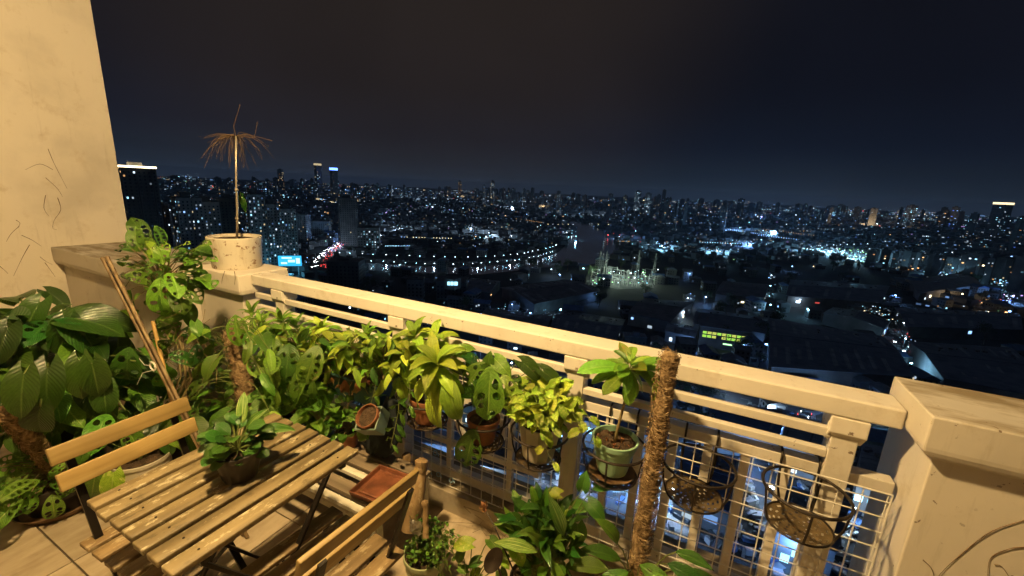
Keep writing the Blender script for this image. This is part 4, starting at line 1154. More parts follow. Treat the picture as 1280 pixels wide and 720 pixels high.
# pale pot behind the left chair
c = Z(172, 596, .12); c = Vector((c.x, c.y + .03, 0.002))
p = plant('potted_foliage', 'pale cream pot on the floor between the left chair and the table, broad leaves drooping from it', 'potted plant', c)
pot(p, M['palepot'] if False else M['whitepot'], c, .095, .125, .23)
sm = MB(); core = c + Vector((0, 0, .22))
for k in range(30):
    q = core + Vector((U(-.28, .22), U(-.15, .28), U(.0, .30))); petiole(sm, core - c + rv(.02), q - c, .0025, .3)
    put(p, random.choice(['phil', 'philmid', 'pothos', 'phil', 'holed']), q, (q - core) * 1.5 + Vector((0, -.1, -.6)) + rv(.3), toward_cam(q)*.6 + Vector((0, 0, .6)) + rv(.3), U(.12, .19))
q = Z(120, 590, .25); put(p, 'philmid', q, Vector((0, -.3, -1)), toward_cam(q), .17)
q = Z(142, 590, .25); put(p, 'gold', q, Vector((.2, -.3, -1)), toward_cam(q), .14)
sm.build('stem', M['stem'], p, smooth=180)

# ---------------------------------------------------------------- coir pole plant behind the table
a = N(314, 520, 1.18); bt = N(289, 410, 1.2); d = a - bt; base = bt + d*((bt.z - .28)/(bt.z - a.z))
p = plant('arrowhead_climber', 'leafy climber on a thick coir pole standing behind the table plant', 'potted plant', (base.x, base.y, 0.001))
pot(p, M['blackpot'], (base.x, base.y, 0.001), .12, .15, .30)
coir_pole(p, base, bt, .043)
sm = MB(); o = p.location.copy()
for k in range(120):
    x = U(243, 345); y = U(405, 530); n_ = U(1.05, 1.38)
    q = N(x, y, n_); t = max(0, min(1, (q.z - base.z)/(bt.z - base.z))); core = base.lerp(bt, t)
    if 275 < x < 310 and n_ < 1.3 and y < 500: n_ = 1.38; q = N(x, y, n_)
    petiole(sm, core - o, q - o, .0018, .3)
    put(p, random.choice(['brt', 'lancem', 'philmid', 'pothos', 'lancem', 'holed']), q, (q - core).normalized() + Vector((-.1, -.2, -.4)) + rv(.45), toward_cam(q)*.6 + Vector((0, 0, .7)) + rv(.3), U(.09, .15))
q = N(296, 398, 1.15); put(p, 'holeb', N(298, 425, 1.15), Vector((.0, 0, 1)), toward_cam(q), .13)
sm.build('stem', M['stem'], p, smooth=180)

# ---------------------------------------------------------------- long trough on the railing with its plants
tz0, tz1 = .55, .68
tr = plant('trough_planter', 'long dark teal trough hooked on the left bay of the railing', 'planter', (-1.80, 1.46, tz0))
m = MB(); v = []
for (hx, hy, z) in ((.40, .060, 0), (.43, .085, .13), (.438, .092, .13), (.438, .092, .118), (.422, .077, .10)):
    pass
hxs = [(.40, .060, 0), (.425, .080, .122), (.435, .089, .122), (.435, .089, .132), (.420, .074, .132), (.415, .070, .105)]
for (hx, hy, z) in hxs: v += [(-hx, -hy, z), (hx, -hy, z), (hx, hy, z), (-hx, hy, z)]
f = [(3, 2, 1, 0)]
for i in range(len(hxs)-1):
    for k in range(4): f.append((i*4+k, i*4+(k+1) % 4, i*4+4+(k+1) % 4, i*4+4+k))
f.append((20, 21, 22, 23)); m.add(v, f); m.build('trough_body', M['planter'], tr, bevel=.003)
s_ = MB(); s_.box(-.41, .41, -.068, .068, .106, .112); s_.build('soil', M['soil'], tr)
for x in (-.3, .3):
    m = MB(); m.tube([(x, .09, .128), (x, .12, .15), (x, .135, .235), (x, .16, .248), (x, .205, .246), (x, .21, .21)], .004, 6); m.build('hook', M['holder'], tr, smooth=60)
sm = MB(); o = tr.location.copy()
def shoot(x, y, n_, k, sz, fam_, ax=(0, -.3, 1), e1=-30, bx=None):
    q = N(x, y, n_); b = Vector((max(-2.2, min(-1.4, q.x)), 1.46, tz0+.11))
    petiole(sm, b - o, q - o, .005, .1); rosette(tr, q, k, fam_, sz, axis=ax, e0=80, e1=e1, h=.05)
for (x, y, n_, k, sz, fm) in ((435, 440, 1.36, 22, .125, 'song'), (405, 418, 1.45, 18, .12, 'song'), (462, 428, 1.47, 16, .12, 'brt'), (418, 450, 1.42, 14, .12, 'brt'), (385, 430, 1.45, 16, .13, 'brt'), (355, 408, 1.42, 18, .14, 'brt'), (330, 412, 1.42, 16, .14, 'brt'), (372, 415, 1.52, 14, .13, 'brt'),
                              (482, 440, 1.46, 14, .12, 'song'), (392, 452, 1.40, 12, .12, 'song'), (346, 432, 1.35, 16, .13, 'lancem'), (450, 462, 1.38, 12, .10, 'song'), (318, 398, 1.46, 14, .13, 'brt')):
    shoot(x, y, n_, k, sz, fm)
for k in range(240):
    x = U(315, 510); y = 398 + (x-315)*.12 + abs(random.gauss(0, 28)); q = N(x, y, U(1.30, 1.56)); petiole(sm, Vector((max(-2.2, min(-1.4, q.x)), 1.46, tz0+.11)) - o, q - o, .0016, .3)
    put(tr, random.choice(['brt', 'lancem', 'brt', 'song', 'brt', 'lance', 'song']), q, Vector((U(-.6, .6), U(-.6, 0), U(-.9, .4))), toward_cam(q)*.5 + rv(.5) + Vector((0, 0, .5)), U(.06, .115))
for k in range(46):
    x = U(325, 400); y = U(425, 500); q = N(x, y, U(1.22, 1.42)); petiole(sm, Vector((q.x, 1.46, tz0+.11)) - o, q - o, .0018, .3)
    put(tr, random.choice(['holed', 'holeb', 'holed', 'lancem']), q, Vector((U(-.4, .5), -.3, -.8)) + rv(.3), toward_cam(q) + rv(.3) + Vector((0, 0, .3)), U(.10, .17))
for (x, y) in ((333, 445), (342, 478), (352, 487), (336, 452), (458, 470), (430, 475), (445, 478), (415, 472), (425, 480)):
    q = N(x, y, 1.27 if x < 400 else 1.34); put(tr, 'dry', q, Vector((U(-.5, .5), -.2, -1)), toward_cam(q) + rv(.5), U(.06, .11))
for (x, y) in ((408, 470), (425, 472), (442, 474), (455, 468)):
    a0 = N(x, y, 1.38); sm.tube([a0 - o, a0 - o + Vector((U(-.03, .03), -.01, -.05)), a0 - o + Vector((U(-.05, .05), 0, -.10))], .002, 4, cap=False)
sm.build('stem', M['woodstem'], tr, smooth=180)
# small terracotta pot inside a grey green pot, tilted at the trough end
c = N(472, 516, 1.34)
g = plant('grey_green_pot', 'square grey green pot holding a small tilted terracotta pot at the end of the trough', 'pot', c - Vector((0, 0, .06)))
m = MB(); ringbox(m, .056, .054, 0, .085, .16); o_ = m.build('pot_body', M['greypot'], g, bevel=.003, rec=True); g.rotation_euler = (radians(42), radians(-12), radians(10))
g2 = plant('small_terracotta_pot', 'small round terracotta pot of dry soil tilted inside the grey green pot', 'pot', c - Vector((0, 0, .052)))
pot(g2, M['terracotta'], g2.location + Vector((0, 0, .006)), .040, .0575, .092, lip=.004); g2.rotation_euler = g.rotation_euler
put(g2, 'philmid', N(452, 528, 1.30), Vector((-.15, -.2, -1)), toward_cam(c), .14)
tc_ = thing('trailing_pothos', 'dark leaved vine hanging from the trough end over the cloth sack', 'vine', N(492, 478, 1.42))
sm = MB()
for (x0, y0, x1, y1) in ((500, 470, 488, 560), (470, 480, 445, 545), (512, 475, 505, 520)):
    trailing(tc_, sm, [N(x0, y0, 1.36), N((x0+x1)/2+4, (y0+y1)/2, 1.33), N(x1, y1, 1.34)], 'lancem', .07, .03)
sm.build('stem', M['stem'], tc_, smooth=180)
# dark cloth sack hanging below
c = N(492, 522, 1.44)
sk = plant('cloth_sack', 'dark teal cloth sack hanging from the trough end beside the post', 'sack', c)
m = MB(); vs = []; fs = []; R_ = 20
for i in range(12):
    t = i/11
    for k in range(R_):
        a = 2*pi*k/R_; r = (.045 + .035*sin(min(1, t*1.1)*pi*.7))*(1 + .22*sin(a*3 + t*4) + .12*sin(a*7 - t*9) + .08*sin(a*2 + t*11))
        vs.append((cos(a)*r*1.05 - t*t*.09, sin(a)*r*.55 - t*.03, .10 - t*.30 + .012*sin(a*4)))
for i in range(11):
    for k in range(R_): fs.append((i*R_+k, (i+1)*R_+k, (i+1)*R_+(k+1) % R_, i*R_+(k+1) % R_))
fs.append(tuple(range(R_))); fs.append(tuple(11*R_+k for k in range(R_-1, -1, -1)))
m.add(vs, fs); m.build('sack_body', M['darkfabric'], sk, smooth=180)
m = MB(); m.tube([(0, .02, .10), (.01, .08, .16), (.01, .115, .20)], .003, 6); m.build('cord', M['darkfabric'], sk, smooth=60)

# pots on the stand
def standpot(x, y, z, r, h, lab, fams, n, ex, sz, potm='terracotta', name='potted_plant', ctr=None, face=.6):
    c = Z(x, y, z) if ctr is None else Vector(ctr)
    p = plant(name, lab, 'potted plant', c)
    pot(p, M[potm], c, r*.72, r, h)
    sm = MB(); core = c + Vector((0, 0, h*.9))
    for q in ell(core + Vector((0, -.01, ex[2]*.8)), ex, n, .3, -.8):
        petiole(sm, core - c + rv(.012), q - c, .0016, .3)
        put(p, random.choice(fams), q, (q - core).normalized() + Vector((0, -.2, -.4)) + rv(.4), toward_cam(q)*face + Vector((0, 0, .7)) + rv(.3), U(*sz))
    sm.build('stem', M['woodstem'], p, smooth=180)
    return p
standpot(436, 556, .307, .06, .09, 'small terracotta pot with sprawling succulent stems behind the table corner', ['tiny', 'pothos', 'obov'], 46, (.10, .08, .10), (.03, .055))
standpot(404, 552, .307, .065, .10, 'dark pot of broad leaved vine just past the table edge', ['pothos', 'philmid', 'holed'], 30, (.13, .10, .12), (.07, .12), 'planter')
standpot(370, 540, .307, .075, .12, 'dark pot of drooping arrow shaped leaves behind the table', ['philmid', 'pothos', 'lancem'], 46, (.17, .12, .16), (.08, .14), 'planter')
standpot(330, 520, .307, .07, .12, 'shaded pot of green leaves below the coir pole', ['lancem', 'philmid'], 30, (.15, .12, .13), (.08, .13), 'blackpot')
# ---------------------------------------------------------------- the city, 105 m below
ZG = -105.0
rc = random.Random(21)
def V(a, b): return rc.uniform(a, b)
def hor(x): return 205.0 + .0472 * x     # horizon line in the photograph at column x (approx.)
def at(x, y, z=ZG): return Z(x, y, z)
def emis(name, col, s):
    m = bpy.data.materials.new(name); m.use_nodes = True; nt = m.node_tree; nt.nodes.clear()
    e = nd(nt, 'ShaderNodeEmission'); e.inputs[0].default_value = (*col, 1); e.inputs[1].default_value = s
    o = nd(nt, 'ShaderNodeOutputMaterial'); nt.links.new(e.outputs[0], o.inputs[0])
    m.cycles.emission_sampling = 'NONE'
    return m
COLS = {'w': (.66, .84, 1.0), 'b': (.26, .50, 1.0), 'c': (.35, .78, 1.0), 'o': (1.0, .52, .20), 'y': (1.0, .80, .45), 'r': (1.0, .12, .10), 'g': (.45, 1.0, .45), 'p': (.62, .40, 1.0), 'B': (.10, .22, 1.0)}
LV_ = (.22, .7, 2.2, 7.0)
EM = {}
for k, v in COLS.items():
    for i, s in enumerate(LV_): EM[(k, i)] = emis('lit ' + k + str(i), v, s)
EK = list(EM.keys()); EI = {k: i for i, k in enumerate(EK)}; EMATS = [EM[k] for k in EK]
def rcol(): return rc.choices('wbcoyrpgB', (36, 26, 20, 5, 6, 2.5, 2, 1, 1.5))[0]
def rlev(a=(38, 34, 20, 8)): return rc.choices((0, 1, 2, 3), a)[0]
M['ground'] = plain('dark ground', (.045, .042, .040), .95, .6, .02, .0)
M['asphalt'] = plain('asphalt', (.055, .055, .058), .8, .25, .1, .0)
M['apron'] = plain('pale concrete yard', (.20, .20, .20), .8, .4, .08, .0)
M['water'] = plain('river water', (.62, .66, .72), .14, .1, .01, .1, .15, .75, bd=.3)
M['concrete'] = plain('grey concrete wall', (.26, .26, .26), .85, .4, .15, .0)
M['dim'] = plain('dark weathered wall', (.13, .125, .12), .85, .4, .12, .0)
M['pale'] = plain('pale wall', (.42, .41, .40), .8, .3, .12, .0)
M['glass'] = plain('dark window glass', (.03, .035, .045), .15, .2, .2, .0)
M['paint'] = plain('white road paint', (.7, .7, .68), .7, .2, .5, 0)
M['crown'] = plain('night foliage', (.045, .07, .025), .8, .5, .4, 0)
M['trunk'] = plain('tree trunk', (.10, .07, .05), .9, .3, .4, 0)
def m_roof(name, c):
    m, nt, b = mat(name)
    a = noise(nt, .12, 8, stretch=(1, 1, 1), rough=.65); st = noise(nt, .6, 5, stretch=(.15, 1.6, 1), rough=.6)
    col = rampn(nt, a, [(.3, tuple(x*.45 for x in c)), (.52, c), (.75, tuple(x*1.25 for x in c))])
    col = mixc(nt, mapr(nt, st, .48, .68, 0, .55), col, tuple(x*.35 for x in c))
    nt.links.new(col, b.inputs['Base Color']); b.inputs['Roughness'].default_value = .6
    return m
M['roof_dark'] = m_roof('dark metal roof', (.17, .20, .25))
M['roof_blue'] = m_roof('blue metal roof', (.09, .17, .36))
M['roof_grey'] = m_roof('rusty grey roof', (.19, .19, .20))
M['roof_pale'] = m_roof('pale metal roof', (.34, .37, .41))

gr = MB(); sg = 96; vs = [(0, 0, ZG)]; fs = []
for q in (400, 2000, 7000, 16000):
    for k in range(sg): vs.append((cos(2*pi*k/sg)*q, sin(2*pi*k/sg)*q, ZG))
for k in range(sg): fs.append((0, 1+k, 1+(k+1) % sg))
for q in range(3):
    for k in range(sg): fs.append((1+q*sg+k, 1+(q+1)*sg+k, 1+(q+1)*sg+(k+1) % sg, 1+q*sg+(k+1) % sg))
gr.add(vs, fs); tag(gr.build('ground', M['ground']), 'dark city ground far below the balcony', kind='structure')
def sheet(name, lab, pts, m, z, cat=None):
    b = MB(); b.add([at(x, y, ZG + z) if not isinstance(x, tuple) else 0 for (x, y) in pts], [tuple(range(len(pts)))])
    o = b.build(name, m, rec=True)
    return tag(o, lab, kind='structure')
RIV = [(432, 327), (500, 331), (560, 335), (601, 333.5), (643, 330), (672, 324.5), (696, 317), (706, 308), (716, 293), (722, 284), (700, 276), (735, 278), (748, 286), (768, 297), (774, 310), (766, 322), (748, 330), (692, 333), (650, 338), (600, 343), (520, 341), (432, 336)]
sheet('river', 'dark river bending through the city', RIV, M['water'], .3)
def strip(name, lab, pts, wd, m, z=.02, kind='structure'):
    P_ = [at(x, y, ZG + z) for x, y in pts]; b = MB(); vs = []
    for i, p in enumerate(P_):
        d = (P_[min(i+1, len(P_)-1)] - P_[max(i-1, 0)]).normalized(); s = Vector((-d.y, d.x, 0)); vs += [p + s*wd/2, p - s*wd/2]
    b.add(vs, [(2*i, 2*i+1, 2*i+3, 2*i+2) for i in range(len(P_)-1)])
    return tag(b.build(name, m), lab, kind=kind), P_
ROADS = [
 ('busy curving avenue full of traffic at the left', [(398, 336), (402, 326), (410, 316), (424, 306), (446, 297), (462, 291)], 20),
 ('riverside road', [(430, 323), (500, 326), (560, 328), (600, 328), (650, 324), (690, 315), (700, 310)], 12),
 ('far expressway at the right', [(1020, 279), (1060, 283), (1110, 289), (1160, 296), (1220, 304), (1290, 316)], 30),
 ('lit street between the sheds at the right', [(1095, 405), (1120, 425), (1145, 450), (1172, 478), (1240, 540)], 13),
 ('street running below the railing', [(470, 585), (560, 600), (640, 615), (720, 640), (800, 665), (880, 700), (960, 740)], 14),
 ('cross street below the right bay', [(1010, 760), (990, 700), (968, 640), (950, 590), (930, 540), (920, 500)], 9),
 ('street between roofs under the handrail', [(830, 470), (900, 492), (980, 512), (1060, 535), (1130, 556), (1200, 580)], 10),
]
RP = []
for lab, pts, wd in ROADS:
    o, P_ = strip('road', lab, pts, wd, M['asphalt'], .06 + .03*len(RP)); RP.append(P_)
    m = MB()
    for i in range(len(P_)-1):
        a, b_ = P_[i], P_[i+1]; L_ = (b_-a).length; k = max(1, int(L_/8))
        if k > 60: k = 60
        for j in range(k):
            p0 = a.lerp(b_, j/k) + Vector((0, 0, .35)); p1 = a.lerp(b_, (j+.45)/k) + Vector((0, 0, .35)); d = (p1-p0).normalized(); s = Vector((-d.y, d.x, 0))*.12
            m.add([p0+s, p0-s, p1-s, p1+s], [(0, 1, 2, 3)])
    q = m.build('lane_marking', M['paint'], o); 
for pts in ([(470, 560), (560, 570), (650, 590), (720, 612), (700, 640), (600, 620), (500, 600), (465, 600)], [(690, 590), (800, 600), (880, 640), (870, 700), (760, 690), (690, 650)]):
    sheet('yard', 'pale lit concrete yard beside the street', pts, M['apron'], .03 + .01*len(pts))

def inpoly(x, y, P_):
    c = False; j = len(P_) - 1
    for i in range(len(P_)):
        if (P_[i][1] > y) != (P_[j][1] > y) and x < (P_[j][0]-P_[i][0])*(y-P_[i][1])/(P_[j][1]-P_[i][1]) + P_[i][0]: c = not c
        j = i
    return c
RIVW = [at(x, y).xy for x, y in RIV]
def on_road(p, extra=6):
    for (lab, pts, wd), P_ in zip(ROADS, RP):
        for i in range(len(P_)-1):
            a = P_[i].xy; d = P_[i+1].xy - a; t = max(0, min(1, (p.xy - a).dot(d)/d.length_squared))
            if (a + d*t - p.xy).length < wd/2 + extra: return True
    return False
def lightq(m, p, wd, h, key, fx=None):
    """a lit opening facing the balcony side; p bottom centre"""
    d = Vector((-p[0], -p[1], 0)); d.normalize()
    if fx is not None: d = Vector(fx)
    s = Vector((-d.y, d.x, 0)) * wd/2; u_ = Vector((0, 0, h)); p = Vector(p) + d*.05
    m.add([p - s, p + s, p + s + u_, p - s + u_], [(0, 1, 2, 3)], EI[key])
# -- sheds and warehouses: quads given on the roof plane
SHEDS = []
def shed(pts, h, roof, wall, rise, lab, ribs=18, name='warehouse', cat='warehouse', lit=0, grp=None, detail=True):
    P_ = [at(x, y, ZG + h) for x, y in pts]
    c = sum(P_, Vector())/4; o = Vector((c.x, c.y, ZG)); t = thing(name, lab, cat, o, 0, grp)
    q = [p - o for p in P_]; SHEDS.append([p.xy for p in P_])
    A = (q[0]+q[3])/2 + Vector((0, 0, rise)); B = (q[1]+q[2])/2 + Vector((0, 0, rise))
    m = MB(); g = [Vector((p.x, p.y, 0)) for p in q]
    m.add([*g, *q, A, B], [(0, 1, 5, 4), (1, 2, 6, 9, 5), (2, 3, 7, 6), (3, 0, 4, 8, 7)]); m.build('wall', M[wall], t, rec=False)
    m = MB(); e = 1.04
    def ex(p): return Vector((p.x*e, p.y*e, p.z + .12))
    q0, q1, q2, q3, A_, B_ = map(ex, (*q, A, B))
    th = Vector((0, 0, .25))
    m.add([q0, q1, q2, q3, A_, B_, q0+th, q1+th, q2+th, q3+th, A_+th, B_+th], [(6, 7, 11, 10), (10, 11, 8, 9), (0, 4, 5, 1), (4, 3, 2, 5), (0, 1, 7, 6), (2, 3, 9, 8), (1, 5, 11, 7), (5, 2, 8, 11), (3, 4, 10, 9), (4, 0, 6, 10)])
    m.build('roof', M[roof], t)
    if detail:
        m = MB()
        for i in range(ribs+1):
            f_ = i/ribs
            a = (q0.lerp(q1, f_)) + th*1.3; r = A_.lerp(B_, f_) + th*1.3; b_ = q3.lerp(q2, f_) + th*1.3
            m.bar(a, r, .22, .16); m.bar(r, b_, .22, .16)
        m.bar(A_ + th*1.6, B_ + th*1.6, .7, .3)
        tag(m.build('roof_rib', M[roof], t), kind='stuff')
        m = MB()
        for i in range(rc.randint(5, 14)):
            u_ = V(.05, .95); v_ = V(.15, .45); p = q0.lerp(q1, u_).lerp(A_.lerp(B_, u_), v_*2) ; sz = V(.3, 1.2)
            m.box(p.x-sz, p.x+sz, p.y-sz, p.y+sz, p.z, p.z + 1.4)
        tag(m.build('roof_vent', M['concrete'], t), kind='stuff')
        m = MB()
        for i in range(ribs//3):
            f_ = (i*3+1.5)/ribs + V(-.01, .01); w2 = .55/ribs
            for s0, s1 in ((q0, q1), (q3, q2)):
                if rc.random() < .4: continue
                k0, k1 = V(.1, .3), V(.55, .9); n0 = s0.lerp(s1, f_-w2); n1 = s0.lerp(s1, f_+w2); r0 = A_.lerp(B_, f_-w2); r1 = A_.lerp(B_, f_+w2)
                m.add([n0.lerp(r0, k0) + th*1.5, n1.lerp(r1, k0) + th*1.5, n1.lerp(r1, k1) + th*1.5, n0.lerp(r0, k1) + th*1.5], [(0, 1, 2, 3)])
        if m.v: tag(m.build('roof_sheet', M[rc.choice(('roof_pale', 'roof_grey'))], t), kind='stuff')
    if lit:
        m = MB(); 
        for i in range(lit):
            a, b_ = (g[3], g[2]) if rc.random() < .6 else (g[2], g[1]); f_ = V(.08, .92); p = a.lerp(b_, f_); nrm = (b_-a).normalized(); nr = Vector((nrm.y, -nrm.x, 0)); 
            if nr.dot(-o) < 0: nr = -nr
            lightq(m, p + Vector((0, 0, V(.2, h*.6))) + nr*.1, V(1.5, 4.5), V(1, 3), (rcol(), rlev((10, 30, 40, 20))), nr)
        tag(m.build('lit_opening', EMATS, t), kind='stuff')
    return t
R_D = 'broad dark metal roofed warehouse'
shed([(963, 399), (1101, 421), (1138, 470), (965, 458)], 12, 'roof_dark', 'dim', 3, 'largest dark roofed warehouse, just beyond the handrail left of the right pillar', 34)
shed([(1030, 392), (1042, 385), (1112, 402), (1104, 411)], 10, 'roof_pale', 'pale', 3, 'pale roofed hall with a lit forecourt behind the largest dark warehouse', 22, lit=14)
shed([(1138, 428), (1262, 436), (1320, 500), (1180, 472)], 12, 'roof_dark', 'pale', 3, 'dark warehouse with a pale side wall above the right pillar', 30, lit=6)
shed([(873, 386), (958, 398), (956, 417), (868, 405)], 14, 'roof_dark', 'dim', 3, 'dark warehouse behind the factory with yellow green windows', 24)
shed([(806, 374), (866, 378), (838, 402), (786, 392)], 10, 'roof_grey', 'pale', 3, 'grey gabled shed with a floodlit alley along its right side', 20, lit=5)
shed([(836, 404), (873, 410), (868, 422), (832, 414)], 8, 'roof_pale', 'pale', 1.5, 'small pale roofed shed left of the yellow green windows', 14, lit=3)
shed([(628, 360), (705, 350), (748, 364), (668, 380)], 10, 'roof_grey', 'dim', 3, 'long grey shed by the river left of the bright substation', 24)
shed([(905, 352), (960, 356), (955, 372), (895, 368)], 10, 'roof_grey', 'dim', 2, 'grey shed with lit machinery beside it right of the substation', 18, lit=5)
shed([(990, 350), (1110, 358), (1100, 378), (985, 370)], 11, 'roof_dark', 'dim', 3, 'long low dark shed behind the pale roofed hall', 26, lit=3)
shed([(1135, 352), (1205, 340), (1225, 356), (1150, 366)], 10, 'roof_grey', 'pale', 2, 'pale walled shed with a cyan lit front at the far right', 18, lit=12)
shed([(1120, 385), (1270, 392), (1275, 412), (1135, 408)], 10, 'roof_dark', 'dim', 3, 'dark shed behind the warehouse above the right pillar', 24, lit=5)
shed([(610, 386), (690, 396), (680, 414), (600, 402)], 8, 'roof_grey', 'dim', 2, 'grey shed just above the middle of the handrail', 20, lit=4)
shed([(700, 388), (780, 400), (770, 424), (690, 408)], 8, 'roof_dark', 'dim', 2, 'dark shed above the handrail left of the plumeria', 20, lit=3)
shed([(893, 505), (985, 514), (972, 545), (880, 532)], 12, 'roof_blue', 'concrete', 2.5, 'blue roofed shed seen between the upper bars of the right bay', 26, lit=4)
shed([(990, 520), (1062, 536), (1046, 578), (975, 556)], 12, 'roof_pale', 'pale', 2.5, 'pale corrugated roof seen left of the last railing post', 22, lit=4)
shed([(1078, 556), (1135, 566), (1128, 620), (1072, 604)], 12, 'roof_pale', 'pale', 2, 'pale roof seen between the last post and the right pillar', 16, lit=2)
shed([(742, 490), (832, 508), (822, 548), (730, 526)], 12, 'roof_blue', 'concrete', 3, 'dark blue roof seen behind the plumeria stem', 22, lit=3)
shed([(858, 560), (930, 578), (912, 640), (845, 612)], 10, 'roof_blue', 'concrete', 2, 'blue roof seen through the balusters behind the first empty holder', 22, lit=2)
shed([(985, 610), (1060, 630), (1045, 690), (970, 664)], 10, 'roof_grey', 'concrete', 2, 'grey roof seen through the mesh behind the last empty holder', 20, lit=3)
shed([(380, 425), (455, 440), (440, 468), (365, 448)], 10, 'roof_grey', 'concrete', 2, 'grey roof behind the left bay of the railing', 18, lit=4)
shed([(560, 470), (660, 488), (648, 520), (548, 500)], 12, 'roof_grey', 'concrete', 2.5, 'grey roof behind the middle bay above the hanging pots', 22, lit=4)
shed([(500, 520), (580, 535), (570, 560), (488, 548)], 9, 'roof_pale', 'pale', 2, 'pale roof under the pot of long lime leaves', 18, lit=4)
shed([(600, 545), (680, 562), (668, 596), (590, 580)], 9, 'roof_dark', 'concrete', 2, 'dark roof seen below the golden pothos pot', 18, lit=3)
shed([(590, 348), (625, 352), (612, 366), (578, 361)], 9, 'roof_dark', 'dim', 2, 'small dark shed right of the block with a lit room', 12, lit=3)
# factory with yellow green windows
P0 = at(872, 432); P1 = at(934, 441)
d = (P1 - P0); L_ = d.length; d.normalize(); nr = Vector((d.y, -d.x, 0)); 
if nr.dot(-P0) < 0: nr = -nr
t = thing('factory', 'dark factory block with two rows of glowing yellow green windows above the handrail', 'factory', P0)
def obx(mb, a0, a1, n0, n1, z0, z1, mi=0):
    v = [d*a0 - nr*n0, d*a1 - nr*n0, d*a1 - nr*n1, d*a0 - nr*n1]
    mb.add([p + Vector((0, 0, z0)) for p in v] + [p + Vector((0, 0, z1)) for p in v], [(0, 3, 2, 1), (4, 5, 6, 7), (0, 1, 5, 4), (1, 2, 6, 5), (2, 3, 7, 6), (3, 0, 4, 7)], mi)
m = MB(); obx(m, 0, L_, 0, 22, 0, 15); m.build('wall', M['dim'], t)
m = MB(); obx(m, -.4, L_+.4, -.4, 22.4, 15.01, 15.6); m.build('roof', M['roof_dark'], t)
FG = [emis('yellow green window', (.42, .85, .10), 1.1), emis('pale yellow window', (.75, .85, .16), .9)]
for r_ in range(2):
    for k in range(9):
        a0 = L_*.06 + k*L_*.098; z0 = 7.4 + r_*2.7
        fr = MB(); obx(fr, a0-.12, a0+L_*.085+.12, -.10, 0, z0-.12, z0+2.0); f_ = fr.build('window', M['dim'], t)
        if k in (3,) and r_ == 0: continue
        g_ = MB()
        for z2 in (0, .98): obx(g_, a0+.05, a0+L_*.085-.05, -.14, -.11, z0 + z2, z0 + z2 + .82)
        g_.build('pane', FG[0 if rc.random() < .6 else 1], f_)
m = MB(); obx(m, L_*.5, L_*.95, -.14, -.05, 3.6, 4.6); m.build('strip_light', EM[('g', 2)], t)

# -- tall and medium blocks
def facing(p):
    d = Vector((-p.x, -p.y, 0)); d.normalize(); return d
TOW = []
def tower(x, ytop, wpx, dist, lab, name='tower_block', cat='tower', wall='concrete', litp=.12, rot=None, dep=None, cols='wwwyyco', lv=(30, 45, 22, 3), crown=None, grp=None, fh=3.4, step=3.4, near=True, minh=12):
    r = ray(x, ytop); p = CAMP + r*(dist/Vector((r.x, r.y)).length)
    h = max(minh, p.z - ZG); o = Vector((p.x, p.y, ZG)); TOW.append(o.xy)
    wd = wpx*dist/520*.80
    dp = dep or wd*V(.6, 1.1)
    t = thing(name, lab, cat, o, 0, grp)
    ang = atan2(-o.y, -o.x) + (rot if rot is not None else V(-.7, .7)) ; t.rotation_euler = (0, 0, ang)
    hw2 = wd/2; hd = dp/2          # local +X faces the balcony roughly
    m = MB(); m.box(-hd, hd, -hw2, hw2, 0, h)
    m.build('wall', M[wall], t)
    m = MB(); m.box(-hd*.5, hd*.4, -hw2*.5, hw2*.3, h, h + min(5, h*.06) + 1); m.box(-hd-.3, hd+.3, -hw2-.3, hw2+.3, h+.01, h+1.0); m.build('roof', M['dim'], t)
    lit = MB(); dk = MB(); bal = MB()
    nf = int((h-3)/fh)
    nf = min(nf, 60)
    for side in (0, 1, 2):
        W_ = wd if side == 0 else dp
        nw = max(1, int(W_/step))
        for f_ in range(nf):
            z0 = 2.5 + f_*fh
            for k in range(nw):
                u_ = -W_/2 + (k+.5)*W_/nw; s_ = step*(.2 if near else .27)
                rr = rc.random()
                tgt = lit if rr < litp else (dk if near else None)
                if tgt is None: continue
                mi = EI[(rc.choice(cols), rlev(lv))] if tgt is lit else 0
                e = hd + .04 if side == 0 else (hw2 + .04)
                if side == 0: v = [(e, u_-s_, z0), (e, u_+s_, z0), (e, u_+s_, z0+1.7), (e, u_-s_, z0+1.7)]
                elif side == 1: v = [(u_-s_, e, z0), (u_+s_, e, z0), (u_+s_, e, z0+1.7), (u_-s_, e, z0+1.7)]
                else: v = [(u_-s_, -e, z0), (u_+s_, -e, z0), (u_+s_, -e, z0+1.7), (u_-s_, -e, z0+1.7)]
                tgt.add(v, [(0, 1, 2, 3)], mi)
            if near and side == 0: bal.box(hd, hd+.5, -hw2, hw2, z0-.5, z0-.2)
    if near and nw > 2:
        for k in range(0, nw+1, 3): u_ = -hw2 + k*wd/nw; bal.box(hd, hd+.7, u_-.25, u_+.25, 0, h)
        tag(bal.build('facade_rib', M[wall], t), kind='stuff')
    if lit.v: tag(lit.build('lit_window', EMATS, t), kind='stuff')
    if dk.v: tag(dk.build('window', M['glass'], t), kind='stuff')
    if crown:
        m = MB(); m.box(-hd-.6, hd+.6, -hw2-.6, hw2+.6, h+1.0, h+1.0+crown[1]); m.build('crown_light', EM[crown[0]], t)
    return t
tower(171, 211, 30, 560, 'tall grey tower with a glowing strip along its roof beside the left wall', rot=.1, crown=(('y', 3), 1.6), litp=.05, wall='dim')
tower(232, 247, 26, 560, 'slab tower with scattered lit windows, left one of the pair behind the dead palm pot', lv=(62, 32, 6, 0), cols='wcbwcy', wall='pale', litp=.30, rot=.3)
